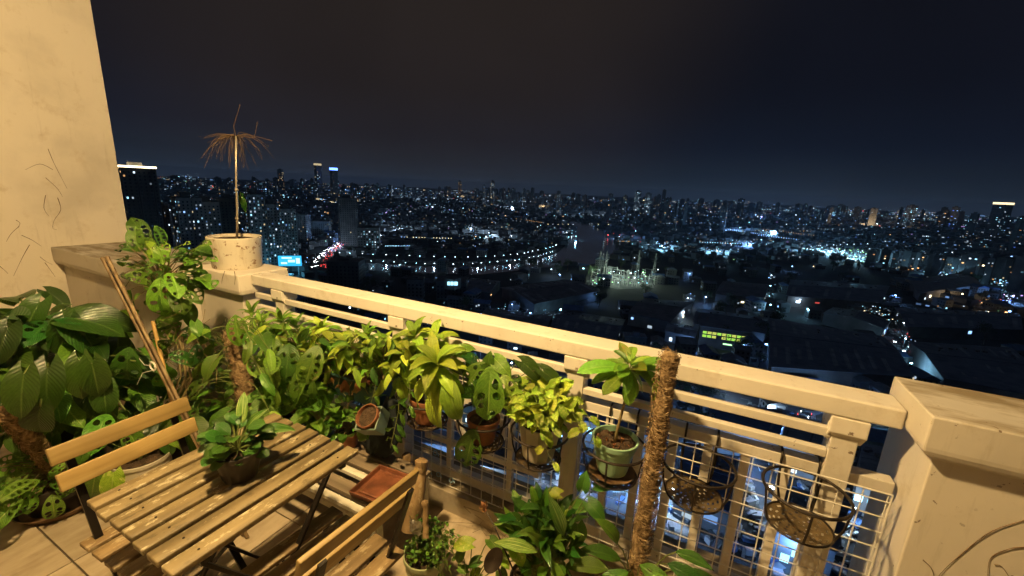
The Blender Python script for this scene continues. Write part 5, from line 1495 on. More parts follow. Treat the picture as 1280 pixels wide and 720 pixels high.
tower(258, 252, 22, 600, 'slab tower with scattered lit windows, right one of the pair behind the dead palm pot', lv=(62, 32, 6, 0), cols='wcbwcy', wall='pale', litp=.26, rot=.2)
tower(204, 258, 22, 640, 'lower dark block with few lit windows right of the roof strip tower', litp=.10, wall='dim')
tower(284, 248, 24, 620, 'dark tower directly behind the thin pole of the dead palm', litp=.10, wall='dim')
tower(316, 243, 20, 520, 'narrow tower with columns of lit windows just right of the dead palm pole', litp=.34, rot=.4, wall='pale', lv=(62, 32, 6, 0), cols='wcbwcy')
tower(337, 255, 16, 570, 'grey tower between two taller ones right of the speckled pot', litp=.30, rot=.4, wall='pale', lv=(62, 32, 6, 0), cols='wcbwcy')
tower(357, 261, 20, 590, 'grey tower directly above the cyan billboard', litp=.34, rot=.4, wall='pale', lv=(62, 32, 6, 0), cols='wcbwcy')
tower(434, 248, 24, 760, 'wide unlit black tower above the busy avenue', litp=.006, wall='dim', rot=.1)
tower(461, 284, 30, 700, 'low pale block with bright horizontal bands of windows at the end of the avenue', wall='pale', litp=.55, lv=(30, 60, 10, 0), fh=4, step=4, cols='wwc', rot=-.1)
tower(433, 326, 44, 430, 'dark office block with faint bands just above the left end of the handrail', wall='dim', litp=.0, rot=-.3, near=True, minh=10)
tower(520, 348, 24, 400, 'pale grey windowless block left of the block with a lit room', wall='concrete', litp=.01, rot=-.2)
tower(566, 350, 46, 400, 'dark block with one bright lit room near its top', wall='dim', litp=.01, rot=-.1)
tower(377, 268, 18, 800, 'dim mid height block right of the billboard tower', litp=.14)
tower(402, 276, 22, 900, 'dim mid height block left of the wide black tower', litp=.12)
p = at(566, 372); 
t = thing('lit_room', 'bright white lit rooftop room on the dark block above the handrail', 'rooftop room', (at(566, 352, ZG+27).x, at(566, 352, ZG+27).y, at(566, 352, ZG+27).z))
for k in range(3):
    m = MB(); lightq(m, (0, 0, 0), 1, 1, ('c', 2)); 
m = MB(); m.box(-5, 5, -5, 5, -6, 3); m.build('room_wall', M['dim'], t)
m = MB()
fd = facing(t.location); sd = Vector((-fd.y, fd.x, 0))
for k, w_ in ((-3.4, 2.2), (-.6, 2.6), (2.6, 3)):
    p_ = fd*7.6 + sd*k; m.add([p_ - sd*w_/2 + Vector((0,0,-1.5)), p_ + sd*w_/2 + Vector((0,0,-1.5)), p_ + sd*w_/2 + Vector((0,0,1.6)), p_ - sd*w_/2 + Vector((0,0,1.6))], [(0, 1, 2, 3)])
m.build('lit_window', EM[('c', 2)], t)
# far skyline towers with a look of their own
tower(350, 212, 6, 3000, 'distant tower glowing amber, left of the dense tower group', litp=.5, cols='oy', lv=(10, 60, 30, 0), near=False, step=8, fh=9)
tower(397, 207, 8, 2600, 'tallest distant tower of the left skyline with an amber crown', litp=.2, near=False, step=9, fh=9, crown=(('y', 1), 10))
tower(417, 213, 8, 2500, 'distant tower with a bright blue sign at its top', litp=.2, near=False, step=9, fh=9, crown=(('B', 3), 12))
tower(575, 226, 4, 3600, 'slim distant tower lit amber over its whole height', litp=.6, cols='oy', lv=(10, 60, 30, 0), near=False, step=8, fh=9)
tower(616, 226, 5, 3600, 'distant white lit spire right of the slim amber tower', litp=.5, cols='wy', lv=(10, 30, 50, 10), near=False, step=8, fh=9)
tower(798, 239, 7, 2500, 'distant tower with bright vertical light strips, left one of the pair', litp=.5, cols='wwc', lv=(20, 50, 25, 5), near=False, step=7, fh=5)
tower(811, 242, 7, 2400, 'distant tower with bright vertical light strips, right one of the pair', litp=.5, cols='wwc', lv=(20, 50, 25, 5), near=False, step=7, fh=5)
tower(1254, 256, 11, 2600, 'wide distant tower with a golden crown and blue edges at the far right', litp=.25, near=False, step=9, fh=8, crown=(('y', 2), 8), cols='cwb')
tower(1196, 259, 6, 2900, 'slanting blue lit distant tower left of the golden crowned one', litp=.5, cols='BBb', lv=(10, 50, 40, 0), near=False, step=9, fh=9)
tower(1141, 257, 7, 3000, 'brightly lit distant tower at the right skyline', litp=.6, cols='cw', lv=(10, 40, 40, 10), near=False, step=9, fh=9)
for i in range(150):
    x = V(150, 1285) if rc.random() < .6 else rc.choice((V(330, 470), V(600, 700), V(800, 940), V(1000, 1060)))
    dist = V(1500, 5200)
    tower(x, hor(x) + 5.5 - abs(rc.gauss(0, 4.5 if (370 < x < 450 or 790 < x < 860 or 600 < x < 670) else 2.6)) + (8 if dist < 2200 else 0), V(2.5, 6.5), dist, 'one of the many far tower blocks standing along the skyline with scattered lit windows', grp='far tower blocks along the skyline', litp=V(.15, .45), near=False, step=max(7, dist*.0035), fh=max(7, dist*.003), wall='dim', lv=(40, 40, 17, 3), cols='wwcbbyo')
# mid distance apartment rows at the right
for i in range(16):
    x = 1095 + i*12.5 + V(-3, 3)
    tower(x, 314 + V(-3, 4) + i*.6, 9, 930 + V(-60, 90), 'mid distance apartment block with dotted windows in the right hand row', name='apartment_block', cat='apartment block', grp='apartment blocks at the right', litp=.16, near=False, step=4.5, fh=4.2, wall='dim', cols='wwcyo', lv=(50, 36, 13, 1))

# -- single houses and sheds of the middle distance
def free(p, r):
    if inpoly(p.x, p.y, RIVW): return False
    if on_road(p, r*.6): return False
    for s_ in SHEDS:
        if inpoly(p.x, p.y, s_): return False
        for c_ in s_:
            if (c_ - p.xy).length < r: return False
    for c_ in TOW:
        if (c_ - p.xy).length < r + 16: return False
    return True
HM = []
for k in range(14):
    w_, d_, h_ = V(7, 13), V(8, 16), V(5, 11); kind = rc.random(); body = MB(); roof = MB()
    body.box(-w_/2, w_/2, -d_/2, d_/2, 0, h_)
    if kind < .6:
        e = .6; r_ = w_*.22
        roof.add([(-w_/2-e, -d_/2-e, h_), (w_/2+e, -d_/2-e, h_), (w_/2+e, d_/2+e, h_), (-w_/2-e, d_/2+e, h_), (0, -d_/2-e, h_+r_), (0, d_/2+e, h_+r_)], [(0, 4, 5, 3), (4, 1, 2, 5), (0, 1, 4), (3, 5, 2), (0, 3, 2, 1)])
    else:
        roof.box(-w_/2-.3, w_/2+.3, -d_/2-.3, d_/2+.3, h_+.01, h_+.5); roof.box(-w_*.2, w_*.1, -d_*.2, d_*.1, h_+.5, h_+2.6)
        for j in range(2): roof.box(-w_*.4+j*2, -w_*.4+j*2+1.2, d_*.2, d_*.2+1.2, h_+.5, h_+1.5)
    win = MB()
    for sx in (-1, 1):
        for j in range(int(d_/3)):
            for f_ in range(int(h_/3)): win.box(sx*w_/2-.06, sx*w_/2+.06, -d_/2+1+j*3, -d_/2+2.3+j*3, 1+f_*3, 2.4+f_*3)
        for j in range(int(w_/3)):
            for f_ in range(int(h_/3)): win.box(-w_/2+1+j*3, -w_/2+2.3+j*3, sx*d_/2-.06, sx*d_/2+.06, 1+f_*3, 2.4+f_*3)
    rm = M[rc.choice(('roof_dark', 'roof_grey', 'roof_dark', 'roof_blue'))]
    HM.append((body.mesh('wall', M[rc.choice(('dim', 'concrete', 'dim'))]), roof.mesh('roof', rm), win.mesh('window', M['glass']), h_, w_, d_))
n = 0; tries = 0; HP = []
while n < 285 and tries < 9000:
    tries += 1
    x = V(140, 1300); t_ = 42 + 250*rc.random()**1.5; y = hor(x) + 28 + t_
    if y > 720: continue
    p = at(x, y)
    if not free(p, 9) or any((q - p.xy).length < 13 for q in HP): continue
    HP.append(p.xy); n += 1
    wm, rm, gm, h_, w_, d_ = rc.choice(HM)
    near = t_ > 120
    t = thing('house', 'one of the many dark low houses crowding the ground between the warehouses', 'house', p, rc.choice((.3, .3 + pi/2)) + V(-.12, .12), 'low houses of the middle distance')
    inst('wall', wm, t); inst('roof', rm, t); tag(inst('window', gm, t), kind='stuff')
    if rc.random() < .55:
        m = MB()
        for j in range(rc.randint(1, 3)):
            a = rc.choice((0, 1, 2, 3)); s_ = .8
            e = (w_/2 + .09) if a % 2 == 0 else (d_/2 + .09); sg_ = 1 if a < 2 else -1; u_ = V(-.35, .35)*(d_ if a % 2 == 0 else w_); z0 = V(1, h_-2.4)
            wq = V(.5, 1.3)
            if a % 2 == 0: v = [(sg_*e, u_-wq, z0), (sg_*e, u_+wq, z0), (sg_*e, u_+wq, z0+1.4), (sg_*e, u_-wq, z0+1.4)]
            else: v = [(u_-wq, sg_*e, z0), (u_+wq, sg_*e, z0), (u_+wq, sg_*e, z0+1.4), (u_-wq, sg_*e, z0+1.4)]
            m.add(v, [(0, 1, 2, 3)], EI[(rcol(), rlev((20, 40, 32, 8)))])
        m.build('lit_window', EMATS, t)

# -- everything further out: one mass of low buildings, each with its lit openings
city = MB(); lit = MB()
CL = [(440, 8, 60), (560, 6, 80), (700, 8, 60), (950, 45, 70), (1100, 35, 90), (230, 20, 70), (1000, 20, 60), (860, 40, 60)]
for i in range(7800):
    x = V(120, 1320)
    t_ = 4.5 + rc.expovariate(1/27.0)
    if t_ > 140: continue
    y = hor(x) + 3 + t_
    if 430 < x < 700 and 318 < y < 350: continue
    if 740 < x < 1130 and y > 325: continue
    if x < 700 and y > 352: continue
    p = at(x, y)
    if inpoly(p.x, p.y, RIVW): continue
    dd = p.xy.length
    if dd < 1100 and (on_road(p, 4) or any((c_ - p.xy).length < 22 for c_ in TOW)): continue
    k = max(.8, min(3.0, dd/1500)); w_, d_, h_ = V(8, 22)*k, V(8, 18)*k, V(4, 13)*min(k, 1.8)
    a = V(0, 1.5); ca, sa_ = cos(a), sin(a); v = []
    for z0 in (ZG, ZG+h_):
        for sx, sy in ((-1, -1), (1, -1), (1, 1), (-1, 1)): v.append((p.x + (sx*w_*ca - sy*d_*sa_)/2, p.y + (sx*w_*sa_ + sy*d_*ca)/2, z0))
    city.add(v, [(4, 5, 6, 7), (0, 1, 5, 4), (1, 2, 6, 5), (2, 3, 7, 6), (3, 0, 4, 7)], rc.choice((0, 0, 1)))
    dens = .47 + .22*sin(x*.021 + 1.3)*sin(y*.13) + .22*sin(x*.067 + y*.21) + .16*sin(x*.013 - y*.33) + (.12 if t_ < 22 else -.06)
    if rc.random() < dens:
        for j in range(rc.choice((1, 1, 1, 2, 3))):
            fd = facing(p); sd = Vector((-fd.y, fd.x, 0)); q = Vector((p.x, p.y, ZG)) + fd*(w_*.72) + sd*V(-w_, w_)*.8 + Vector((0, 0, V(1, h_)))
            lv = rlev((52, 30, 13, 5)); ws = V(.5, 1.3)*dd*.00085*(1.3 if lv < 2 else .8) + .3
            if rc.random() < .06: ws *= 2.2; lv = min(lv, 1)
            lightq(lit, q, ws*V(.8, 2.2), ws*.8, (rcol(), lv))
# brighter quarters: markets, yards, stadium, bridges
def cluster(x, y, sx, sy, n, cols, lv, sz=1.0, tilt=0):
    for i in range(n):
        u_ = rc.gauss(0, .45); x_ = x + u_*sx; y_ = y + rc.gauss(0, .4)*sy + u_*sx*tilt
        if y_ < hor(x_) + 2: continue
        p = at(x_, y_); dd = p.xy.length; ws = V(.4, 1.2)*dd*.0010*sz + .25
        lightq(lit, p + Vector((0, 0, V(1, 9))), ws*V(1, 1.8), ws, (rc.choice(cols), rlev(lv)))
for a in ((163, 262, 10, 6, 50, 'wcb', (10, 40, 35, 15), 1.4), (197, 263, 8, 3, 14, 'or', (5, 40, 45, 10), 1.2), (265, 236, 4, 4, 8, 'ro', (0, 20, 60, 20), 1.3), (218, 215, 12, 3, 16, 'wb', (10, 30, 40, 20), 1.2), (235, 222, 22, 5, 30, 'wcb', (20, 40, 30, 10)), (250, 305, 10, 5, 20, 'cw', (10, 40, 35, 15)),
          (388, 225, 10, 5, 26, 'bwB', (10, 30, 40, 20), 1.2), (440, 238, 12, 6, 34, 'bpw', (10, 40, 35, 15)), (510, 246, 14, 5, 26, 'wc', (20, 40, 30, 10)), (546, 257, 20, 6, 40, 'wcb', (20, 35, 30, 15), 1.2), (575, 246, 26, 1.5, 26, 'yw', (0, 10, 50, 40), 1.2), (500, 288, 24, 5, 26, 'wc', (30, 40, 25, 5)), (498, 340, 22, 6, 46, 'cwb', (20, 45, 28, 7), .7), (480, 268, 18, 6, 24, 'bcp', (20, 40, 30, 10)),
          (728, 268, 8, 5, 22, 'wb', (10, 30, 35, 25), 1.1), (708, 296, 10, 6, 26, 'cw', (20, 40, 30, 10)), (680, 259, 5, 3, 8, 'y', (0, 20, 50, 30), 1.2), (670, 289, 6, 5, 8, 'y', (20, 40, 30, 10)), (830, 257, 30, 3, 50, 'wcb', (10, 40, 35, 15), 1.2), (900, 252, 90, 6, 110, 'wcyb', (30, 45, 20, 5), 1.2),
          (950, 273, 12, 6, 30, 'wbp', (5, 25, 40, 30), 1.3), (925, 289, 30, 4, 60, 'bcw', (20, 40, 30, 10), 1.1), (965, 292, 14, 4, 34, 'cbw', (10, 40, 35, 15), 1.1), (935, 306, 34, 5, 60, 'bcw', (20, 40, 30, 10)), (895, 317, 26, 4, 50, 'cwb', (20, 40, 32, 8)), (827, 311, 26, 6, 60, 'cwb', (20, 40, 32, 8)), (1028, 316, 34, 6, 150, 'ccw', (15, 40, 35, 10), 1.1), (1068, 321, 26, 9, 130, 'cwg', (15, 40, 35, 10), 1.0), (1085, 284, 34, 5, 150, 'yowr', (15, 40, 30, 15), 1.1, .03), (1130, 280, 30, 4, 60, 'or', (20, 50, 25, 5), 1.0, .05), (1080, 272, 22, 2, 30, 'cw', (10, 50, 35, 5)),
          (1180, 349, 44, 5, 90, 'cwb', (20, 40, 32, 8), .8, .13), (1138, 341, 8, 5, 20, 'rwo', (20, 40, 30, 10)), (1255, 358, 22, 5, 50, 'cb', (20, 40, 30, 10), .9), (1262, 378, 14, 5, 26, 'pwB', (10, 40, 35, 15), .8), (1235, 384, 18, 3, 26, 'or', (20, 50, 25, 5), .7), (1165, 363, 16, 3, 16, 'wb', (20, 40, 30, 10), .7), (964, 350, 5, 2, 7, 'wb', (0, 20, 40, 40), .9),
          (952, 372, 16, 12, 70, 'ccw', (30, 40, 25, 5), .6), (857, 388, 9, 13, 50, 'wcb', (30, 40, 25, 5), .5, -1.2), (1090, 395, 40, 5, 60, 'wcy', (30, 40, 25, 5), .6, .22), (1040, 268, 60, 4, 60, 'wcb', (30, 40, 25, 5)), (1150, 262, 60, 4, 60, 'wcb', (30, 40, 25, 5)), (1200, 272, 60, 6, 70, 'wcby', (30, 40, 25, 5)), (1230, 300, 60, 10, 70, 'wyo', (35, 40, 22, 3)),
          (780, 300, 30, 10, 40, 'wcr', (40, 40, 18, 2)), (610, 300, 50, 10, 40, 'wcy', (40, 40, 18, 2)), (590, 286, 14, 3, 26, 'cw', (40, 50, 10, 0), 1.2), (560, 264, 120, 12, 130, 'wcbyp', (45, 38, 15, 2)), (426, 311, 24, 4, 110, 'wprrpb', (15, 45, 33, 7), .7, -.62), (452, 293, 10, 5, 50, 'bwp', (15, 40, 35, 10), .9), (375, 332, 16, 4, 30, 'cb', (30, 40, 25, 5), .5), (1136, 440, 20, 22, 50, 'cwbr', (30, 45, 22, 3), .35, 1.15), (640, 395, 60, 8, 36, 'cwb', (40, 40, 18, 2), .5), (690, 402, 50, 7, 40, 'cwb', (40, 40, 18, 2), .5), (560, 385, 40, 6, 14, 'cwb', (40, 40, 18, 2), .5)):
    cluster(*a)
GL = [(163, 266, 'c', 90), (250, 307, 'c', 40), (388, 226, 'b', 500), (440, 240, 'b', 300), (546, 259, 'w', 260), (575, 248, 'y', 260), (728, 270, 'w', 160), (830, 259, 'c', 300), (950, 275, 'b', 260), (925, 291, 'b', 120), (965, 294, 'c', 120), (935, 308, 'b', 70), (827, 313, 'c', 50), (895, 319, 'c', 50), (1022, 318, 'c', 110), (1040, 319, 'c', 90), (1066, 324, 'c', 90), (1085, 286, 'y', 380), (1130, 283, 'y', 160),
      (424, 314, 'w', 18), (440, 302, 'b', 25), (1180, 350, 'c', 30), (1262, 379, 'b', 14), (500, 290, 'w', 60), (680, 261, 'y', 120), (218, 218, 'b', 500), (1040, 272, 'c', 260), (1150, 266, 'b', 260), (1210, 276, 'c', 200), (640, 262, 'w', 200), (510, 250, 'w', 260), (780, 300, 'b', 60), (610, 296, 'w', 60)]
for i in range(130):
    x = V(150, 1290); t_ = 6 + rc.expovariate(1/26.0)
    if t_ > 95: continue
    y = hor(x) + t_; L_ = V(20, 90); sl_ = V(-.06, .16); key = (rc.choice('wwbbcyo'), rc.choice((1, 1, 2, 2, 3))); n_ = int(V(8, 26))
    for j in range(n_):
        x_ = x + L_*j/n_; y_ = y + sl_*L_*j/n_*min(1, t_/25)
        if y_ < hor(x_) + 4: continue
        p = at(x_, y_); dd = p.xy.length
        if inpoly(p.x, p.y, RIVW): continue
        ws = dd*.00055*V(.7, 1.2) + .2; lightq(lit, p + Vector((0, 0, 8)), ws*1.2, ws, (key[0] if rc.random() < .8 else rcol(), key[1]))
city.build('distant_low_buildings', [M['dim'], M['concrete']])
tag(bpy.data.objects['distant_low_buildings'], 'endless mass of low dark buildings out to the horizon', kind='stuff')
tag(lit.build('distant_city_lights', EMATS), 'thousands of tiny white, blue and orange lit openings across the city', kind='stuff')

# -- lamps: street lamps with their own light, promenade lamps
lp = MB(); lp.tube([(0, 0, 0), (0, 0, 8.2), (.5, 0, 8.8), (1.6, 0, 9.0)], [.14, .09, .07, .06], 6); LPM = lp.mesh('pole', M['concrete'])
lh = {}
for k in ('w', 'b', 'c', 'y', 'g'):
    for s_ in (0, 1):
        mm_ = MB(); mm_.box(.9, 2.3, -.35, .35, 8.72, 9.02)
        lh[(k, s_)] = mm_.mesh('lamp_head', emis('lamp ' + k + str(s_), COLS[k], 30 if s_ else 12))
LC = {'w': (.50, .73, 1.0), 'b': (.18, .42, 1.0), 'c': (.28, .66, 1.0), 'y': (1.0, .72, .40), 'g': (.75, 1.0, .80)}
nlamp = [0]
def lamp(p, key, power, lab, grp='street lamps across the city', big=0, light=True, sc_=1.0, h=9.0):
    t = thing('street_lamp', lab, 'street lamp', p, V(0, 6.28), grp); t.scale = (sc_, sc_, sc_)
    inst('pole', LPM, t); inst('lamp_head', lh[(key, big)], t)
    if light:
        l = bpy.data.lights.new('lamp_glow', 'POINT'); l.energy = power; l.color = LC[key]; l.shadow_soft_size = .5
        q = bpy.data.objects.new('lamp_glow', l); C.objects.link(q); q.parent = t; q.location = (1.6, 0, 8.4)
P_ = RP[1]
LL = []
for i in range(len(P_)-1):
    L_ = (P_[i+1]-P_[i]).length; k = max(1, int(L_/14))
    for j in range(k): LL.append(P_[i].lerp(P_[i+1], j/k))
for i, q in enumerate(LL):
    lamp(q + Vector((0, -7, 0)), rc.choice('wcw'), 2500, 'one of the evenly spaced lamps lining the curving riverside road', 'lamps along the riverside road', 0, light=(i % 4 == 0), sc_=1.0)
bank = [(465, 331), (520, 334), (579, 335), (601, 333), (643, 330), (672, 324), (694, 317.5)]
for i in range(len(bank)-1):
    a, b_ = at(*bank[i]), at(*bank[i+1]); k = max(1, int((b_-a).length/12))
    for j in range(k): lamp(a.lerp(b_, j/k), rc.choice('cw'), 0, 'one of the bright lamps on the river embankment below the riverside road', 'lamps on the river embankment', 1, light=False, sc_=.6)
NEAR = [(1112, 548, 'c', 5), (1132, 470, 'c', 2), (862, 440, 'b', 3), (866, 445, 'w', 3), (958, 446, 'b', 4), (905, 500, 'w', 2), (955, 528, 'w', 3), (1030, 512, 'b', 3), (1065, 540, 'w', 4), (985, 560, 'b', 4), (940, 590, 'b', 4), (965, 640, 'w', 4), (1090, 600, 'w', 4), (1060, 660, 'w', 3), (1000, 720, 'b', 3),
        (895, 660, 'b', 4), (830, 640, 'w', 5), (780, 620, 'b', 4), (720, 610, 'w', 4), (660, 600, 'b', 3), (623, 602, 'w', 4), (597, 614, 'w', 3), (560, 575, 'b', 4), (515, 540, 'c', 4), (540, 600, 'b', 2), (480, 560, 'w', 3), (700, 560, 'b', 4), (760, 560, 'b', 3), (640, 540, 'b', 4), (600, 520, 'b', 3), (820, 560, 'b', 3), (880, 540, 'b', 3), (440, 470, 'c', 3), (400, 440, 'c', 2), (520, 455, 'b', 2), (600, 455, 'b', 2), (760, 470, 'b', 2), (720, 460, 'b', 2), (640, 470, 'w', 1), (1160, 590, 'c', 2), (800, 690, 'b', 3), (740, 680, 'w', 2),
        (1072, 410, 'w', 3), (1050, 402, 'w', 2), (1128, 436, 'c', 3), (1150, 456, 'c', 2), (846, 398, 'w', 2), (858, 383, 'w', 2), (952, 376, 'g', 4), (962, 366, 'c', 2), (1190, 352, 'c', 4), (1160, 346, 'c', 3), (1230, 400, 'y', 2), (1250, 362, 'c', 4), (700, 398, 'c', 2), (660, 404, 'b', 1), (640, 392, 'b', 1), (580, 376, 'b', 1), (850, 402, 'w', 2), (940, 425, 'w', 2), (925, 445, 'b', 2), (700, 352, 'b', 2), (690, 345, 'w', 1), (820, 345, 'w', 1),
        (1030, 320, 'c', 8), (1050, 322, 'c', 8), (1070, 326, 'g', 8), (1085, 290, 'y', 12), (950, 280, 'w', 10), (900, 320, 'c', 6), (830, 315, 'c', 6), (500, 340, 'c', 3), (490, 345, 'b', 2), (540, 262, 'w', 9), (720, 300, 'c', 5), (163, 268, 'c', 8), (250, 309, 'c', 4), (475, 300, 'w', 5), (590, 290, 'w', 4), (640, 300, 'w', 3), (1200, 420, 'b', 1), (1000, 385, 'w', 1), (1010, 398, 'c', 2), (1240, 424, 'c', 2), (1115, 378, 'b', 2), (960, 392, 'c', 2), (880, 381, 'b', 2), (795, 405, 'b', 1), (745, 380, 'b', 1), (1130, 416, 'w', 2), (1262, 470, 'b', 2), (600, 372, 'b', 1), (1200, 376, 'y', 2), (990, 340, 'b', 2), (860, 350, 'b', 1)]
for (x, y, k, pw) in NEAR:
    lamp(at(x, y), k, pw*(2600 if y > 540 else 3600 if y > 450 else 1000 if y > 405 else 3000), 'one of the bluish white street lamps lighting yards and roofs below', 'street lamps among the roofs', 1 if pw > 1 else 0)

# -- clutter in the yards near the building
m = MB()
for i in range(1900):
    x = V(380, 1180); y = V(440, 740); p = at(x, y)
    if on_road(p, 0) or any(inpoly(p.x, p.y, s_) for s_ in SHEDS): continue
    a = V(0, 1.6); w_, d_, h_ = V(.3, 2.6), V(.3, 1.6), V(.3, 2.2); v = []
    for z0 in (ZG+.1, ZG+.1+h_):
        for sx, sy in ((-1, -1), (1, -1), (1, 1), (-1, 1)): v.append((p.x + sx*w_*cos(a) - sy*d_*sin(a), p.y + sx*w_*sin(a) + sy*d_*cos(a), z0))
    m.add(v, [(4, 5, 6, 7), (0, 1, 5, 4), (1, 2, 6, 5), (2, 3, 7, 6), (3, 0, 4, 7)], rc.choice((0, 0, 1, 2, 3)))
tag(m.build('yard_clutter', [M['pale'], M['concrete'], M['roof_blue'], M['dim']]), 'scattered crates, machines and stacked goods in the lit yards below', kind='stuff')

for (x, y, k, pw) in GL:
    lamp(at(x, y), k, pw*3000, 'one of the powerful floodlights glowing over a far bright quarter', 'floodlights of the far quarters', 1, h=9)

# -- substation
o = at(775, 352)
t = thing('substation', 'brightly floodlit electrical substation with a forest of steel masts', 'substation', o)
m = MB()
for i in range(56):
    q = at(V(733, 818), V(344, 360)) - o; h_ = V(6, 15); m.bar(q, q + Vector((0, 0, h_)), .5, .5, (0, 1, 0))
    if rc.random() < .6: e = q + Vector((V(-14, 14), V(-6, 6), h_)); m.bar(q + Vector((0, 0, h_*.9)), e, .4, .4)
    if rc.random() < .5: m.bar(q + Vector((0, 0, h_*.6)), q + Vector((V(-9, 9), V(-9, 9), h_*.6)), .35, .35)
tag(m.build('steel_frame', M['pale'], t), kind='stuff')
for (x, y, h_) in ((748, 346, 34), (752, 344, 30), (756, 345, 32), (796, 348, 38), (816, 352, 36)):
    q = at(x, y) - o; m = MB()
    for sx, sy in ((-1, -1), (1, -1), (1, 1), (-1, 1)): m.bar(q + Vector((sx*1.8, sy*1.8, 0)), q + Vector((sx*.3, sy*.3, h_)), .25, .25, (0, 1, 0))
    for z_ in range(3, int(h_), 4): f_ = 1.8 - 1.5*z_/h_; m.bar(q + Vector((-f_, -f_, z_)), q + Vector((f_, -f_, z_+2)), .18, .18, (0, 1, 0)); m.bar(q + Vector((-f_, f_, z_)), q + Vector((f_, f_, z_+2)), .18, .18, (0, 1, 0))
    for z_ in (h_*.7, h_*.8, h_*.9): m.bar(q + Vector((-4, 0, z_)), q + Vector((4, 0, z_)), .2, .2, (0, 1, 0))
    m.build('lattice_mast', M['concrete'], t)
m = MB(); g_ = [at(731, 352) - o, at(772, 362) - o, at(818, 360) - o, at(812, 347) - o, at(760, 343) - o]; m.add([p_ + Vector((0, 0, .4)) for p_ in g_], [(0, 1, 2, 3, 4)]); m.build('gravel_bed', M['dim'], t)
m = MB()
for i in range(90):
    q = at(V(735, 817), V(345, 361)) - o + Vector((0, 0, V(2, 11))); fd = facing(o); s_ = V(.25, .8)
    sd = Vector((-fd.y, fd.x, 0)); m.add([q - sd*s_, q + sd*s_, q + sd*s_ + Vector((0, 0, s_*1.4)), q - sd*s_ + Vector((0, 0, s_*1.4))], [(0, 1, 2, 3)], EI[(rc.choice('cgwwg'), rlev((20, 40, 30, 10)))])
tag(m.build('floodlight', EMATS, t), kind='stuff')
for (x, y) in ((745, 350), (768, 348), (790, 352), (806, 356), (765, 357)):
    l = bpy.data.lights.new('floodlight_glow', 'POINT'); l.energy = 14000; l.color = (.72, 1.0, .78); l.shadow_soft_size = 1
    q = bpy.data.objects.new('floodlight_glow', l); C.objects.link(q); q.parent = t; q.location = at(x, y) - o + Vector((0, 0, 14))
# -- cyan billboard
o = at(364, 346); fd = facing(o); 
t = thing('billboard', 'glowing cyan roadside billboard just past the left end of the handrail', 'billboard', o); t.rotation_euler = (0, 0, atan2(fd.y, fd.x) - .2)
m = MB(); m.box(-.6, 0, -12, 12, 12, 24); m.build('backing', M['dim'], t)
m = MB(); m.add([(.05, -11.6, 12.3), (.05, 11.6, 12.3), (.05, 11.6, 23.7), (.05, -11.6, 23.7)], [(0, 1, 2, 3)]); m.build('screen', emis('cyan screen', (.04, .52, 1.0), 1.3), t)
m = MB()
for i, (a, b_, c_, d_) in enumerate(((-9, -3, 14.5, 16.6), (-2, 5, 16.4, 19.2), (6, 10, 15, 21), (-8, 2, 20.5, 22.2))): m.add([(.09, a, c_), (.09, b_, c_), (.09, b_, d_), (.09, a, d_)], [(0, 1, 2, 3)])
m.build('bright_panel', emis('white screen', (.5, .85, 1), 1.8), t)
for y_ in (-8, 8): m = MB(); m.bar((-.3, y_, 0), (-.3, y_, 12), .6, .6, (0, 1, 0)); m.build('post', M['concrete'], t)
l = bpy.data.lights.new('screen_glow', 'POINT'); l.energy = 14000; l.color = (.15, .65, 1.0); l.shadow_soft_size = 3
q = bpy.data.objects.new('screen_glow', l); C.objects.link(q); q.parent = t; q.location = (8, 0, 6)

# -- vehicles
def car_mesh(name, L_=4.4, W_=1.8, H_=1.45, mt='pale'):
    m = MB()
    pr = [(-L_/2, .35), (-L_/2, .85), (-L_*.42, .95), (-L_*.28, H_), (L_*.12, H_), (L_*.28, .95), (L_*.47, .82), (L_/2, .6), (L_/2, .35)]
    m.prism(pr, -W_/2, W_/2, 'y')
    for x in (-L_*.3, L_*.3):
        for s_ in (-1, 1):
            k = [(x + cos(2*pi*i/10)*.34, .34 + sin(2*pi*i/10)*.34) for i in range(10)]; m.prism(k, s_*W_/2 - .1*s_, s_*W_/2 + .03*s_, 'y', 1)
    return m.mesh(name, [M[mt], M['glass']], rec=True)
CB = [car_mesh('body', mt='pale'), car_mesh('body', mt='dim'), car_mesh('body', 5.2, 1.95, 1.95, 'concrete')]
m = MB(); 
for s_ in (-.62, .62): m.box(2.2, 2.28, s_-.2, s_+.2, .6, .82)
HL = m.mesh('headlight', emis('headlight', (.9, .95, 1.0), 40))
m = MB()
for s_ in (-.65, .65): m.box(-2.28, -2.2, s_-.2, s_+.2, .7, .9)
TL = m.mesh('tail_light', emis('tail light', (1.0, .06, .05), 14))
def car(p, ang, lab, grp):
    t = thing('car', lab, 'car', p, ang, grp); inst('body', rc.choice(CB), t); inst('headlight', HL, t); inst('tail_light', TL, t)
def traffic(P_, step, off, lab, grp, maxn=60):
    n_ = 0
    for i in range(len(P_)-1):
        a, b_ = P_[i], P_[i+1]; d = b_ - a; L_ = d.length; d.normalize(); s_ = Vector((-d.y, d.x, 0)); t_ = V(0, step)
        while t_ < L_ and n_ < maxn:
            for o_ in off:
                if rc.random() < .75:
                    ang = atan2(d.y, d.x) + (pi if o_ > 0 else 0); car(a + d*(t_ + V(-3, 3)) + s_*o_ + Vector((0, 0, .05)), ang, lab, grp); n_ += 1
            t_ += step*V(.7, 1.5)
traffic(RP[0], 9, (-8, -5, -2, 2, 5, 8), 'one of the cars crowding the bright curving avenue', 'cars on the avenue', 190)
traffic(RP[4], 34, (-3, 3), 'one of the few cars on the street below the railing', 'cars on the street below', 16)
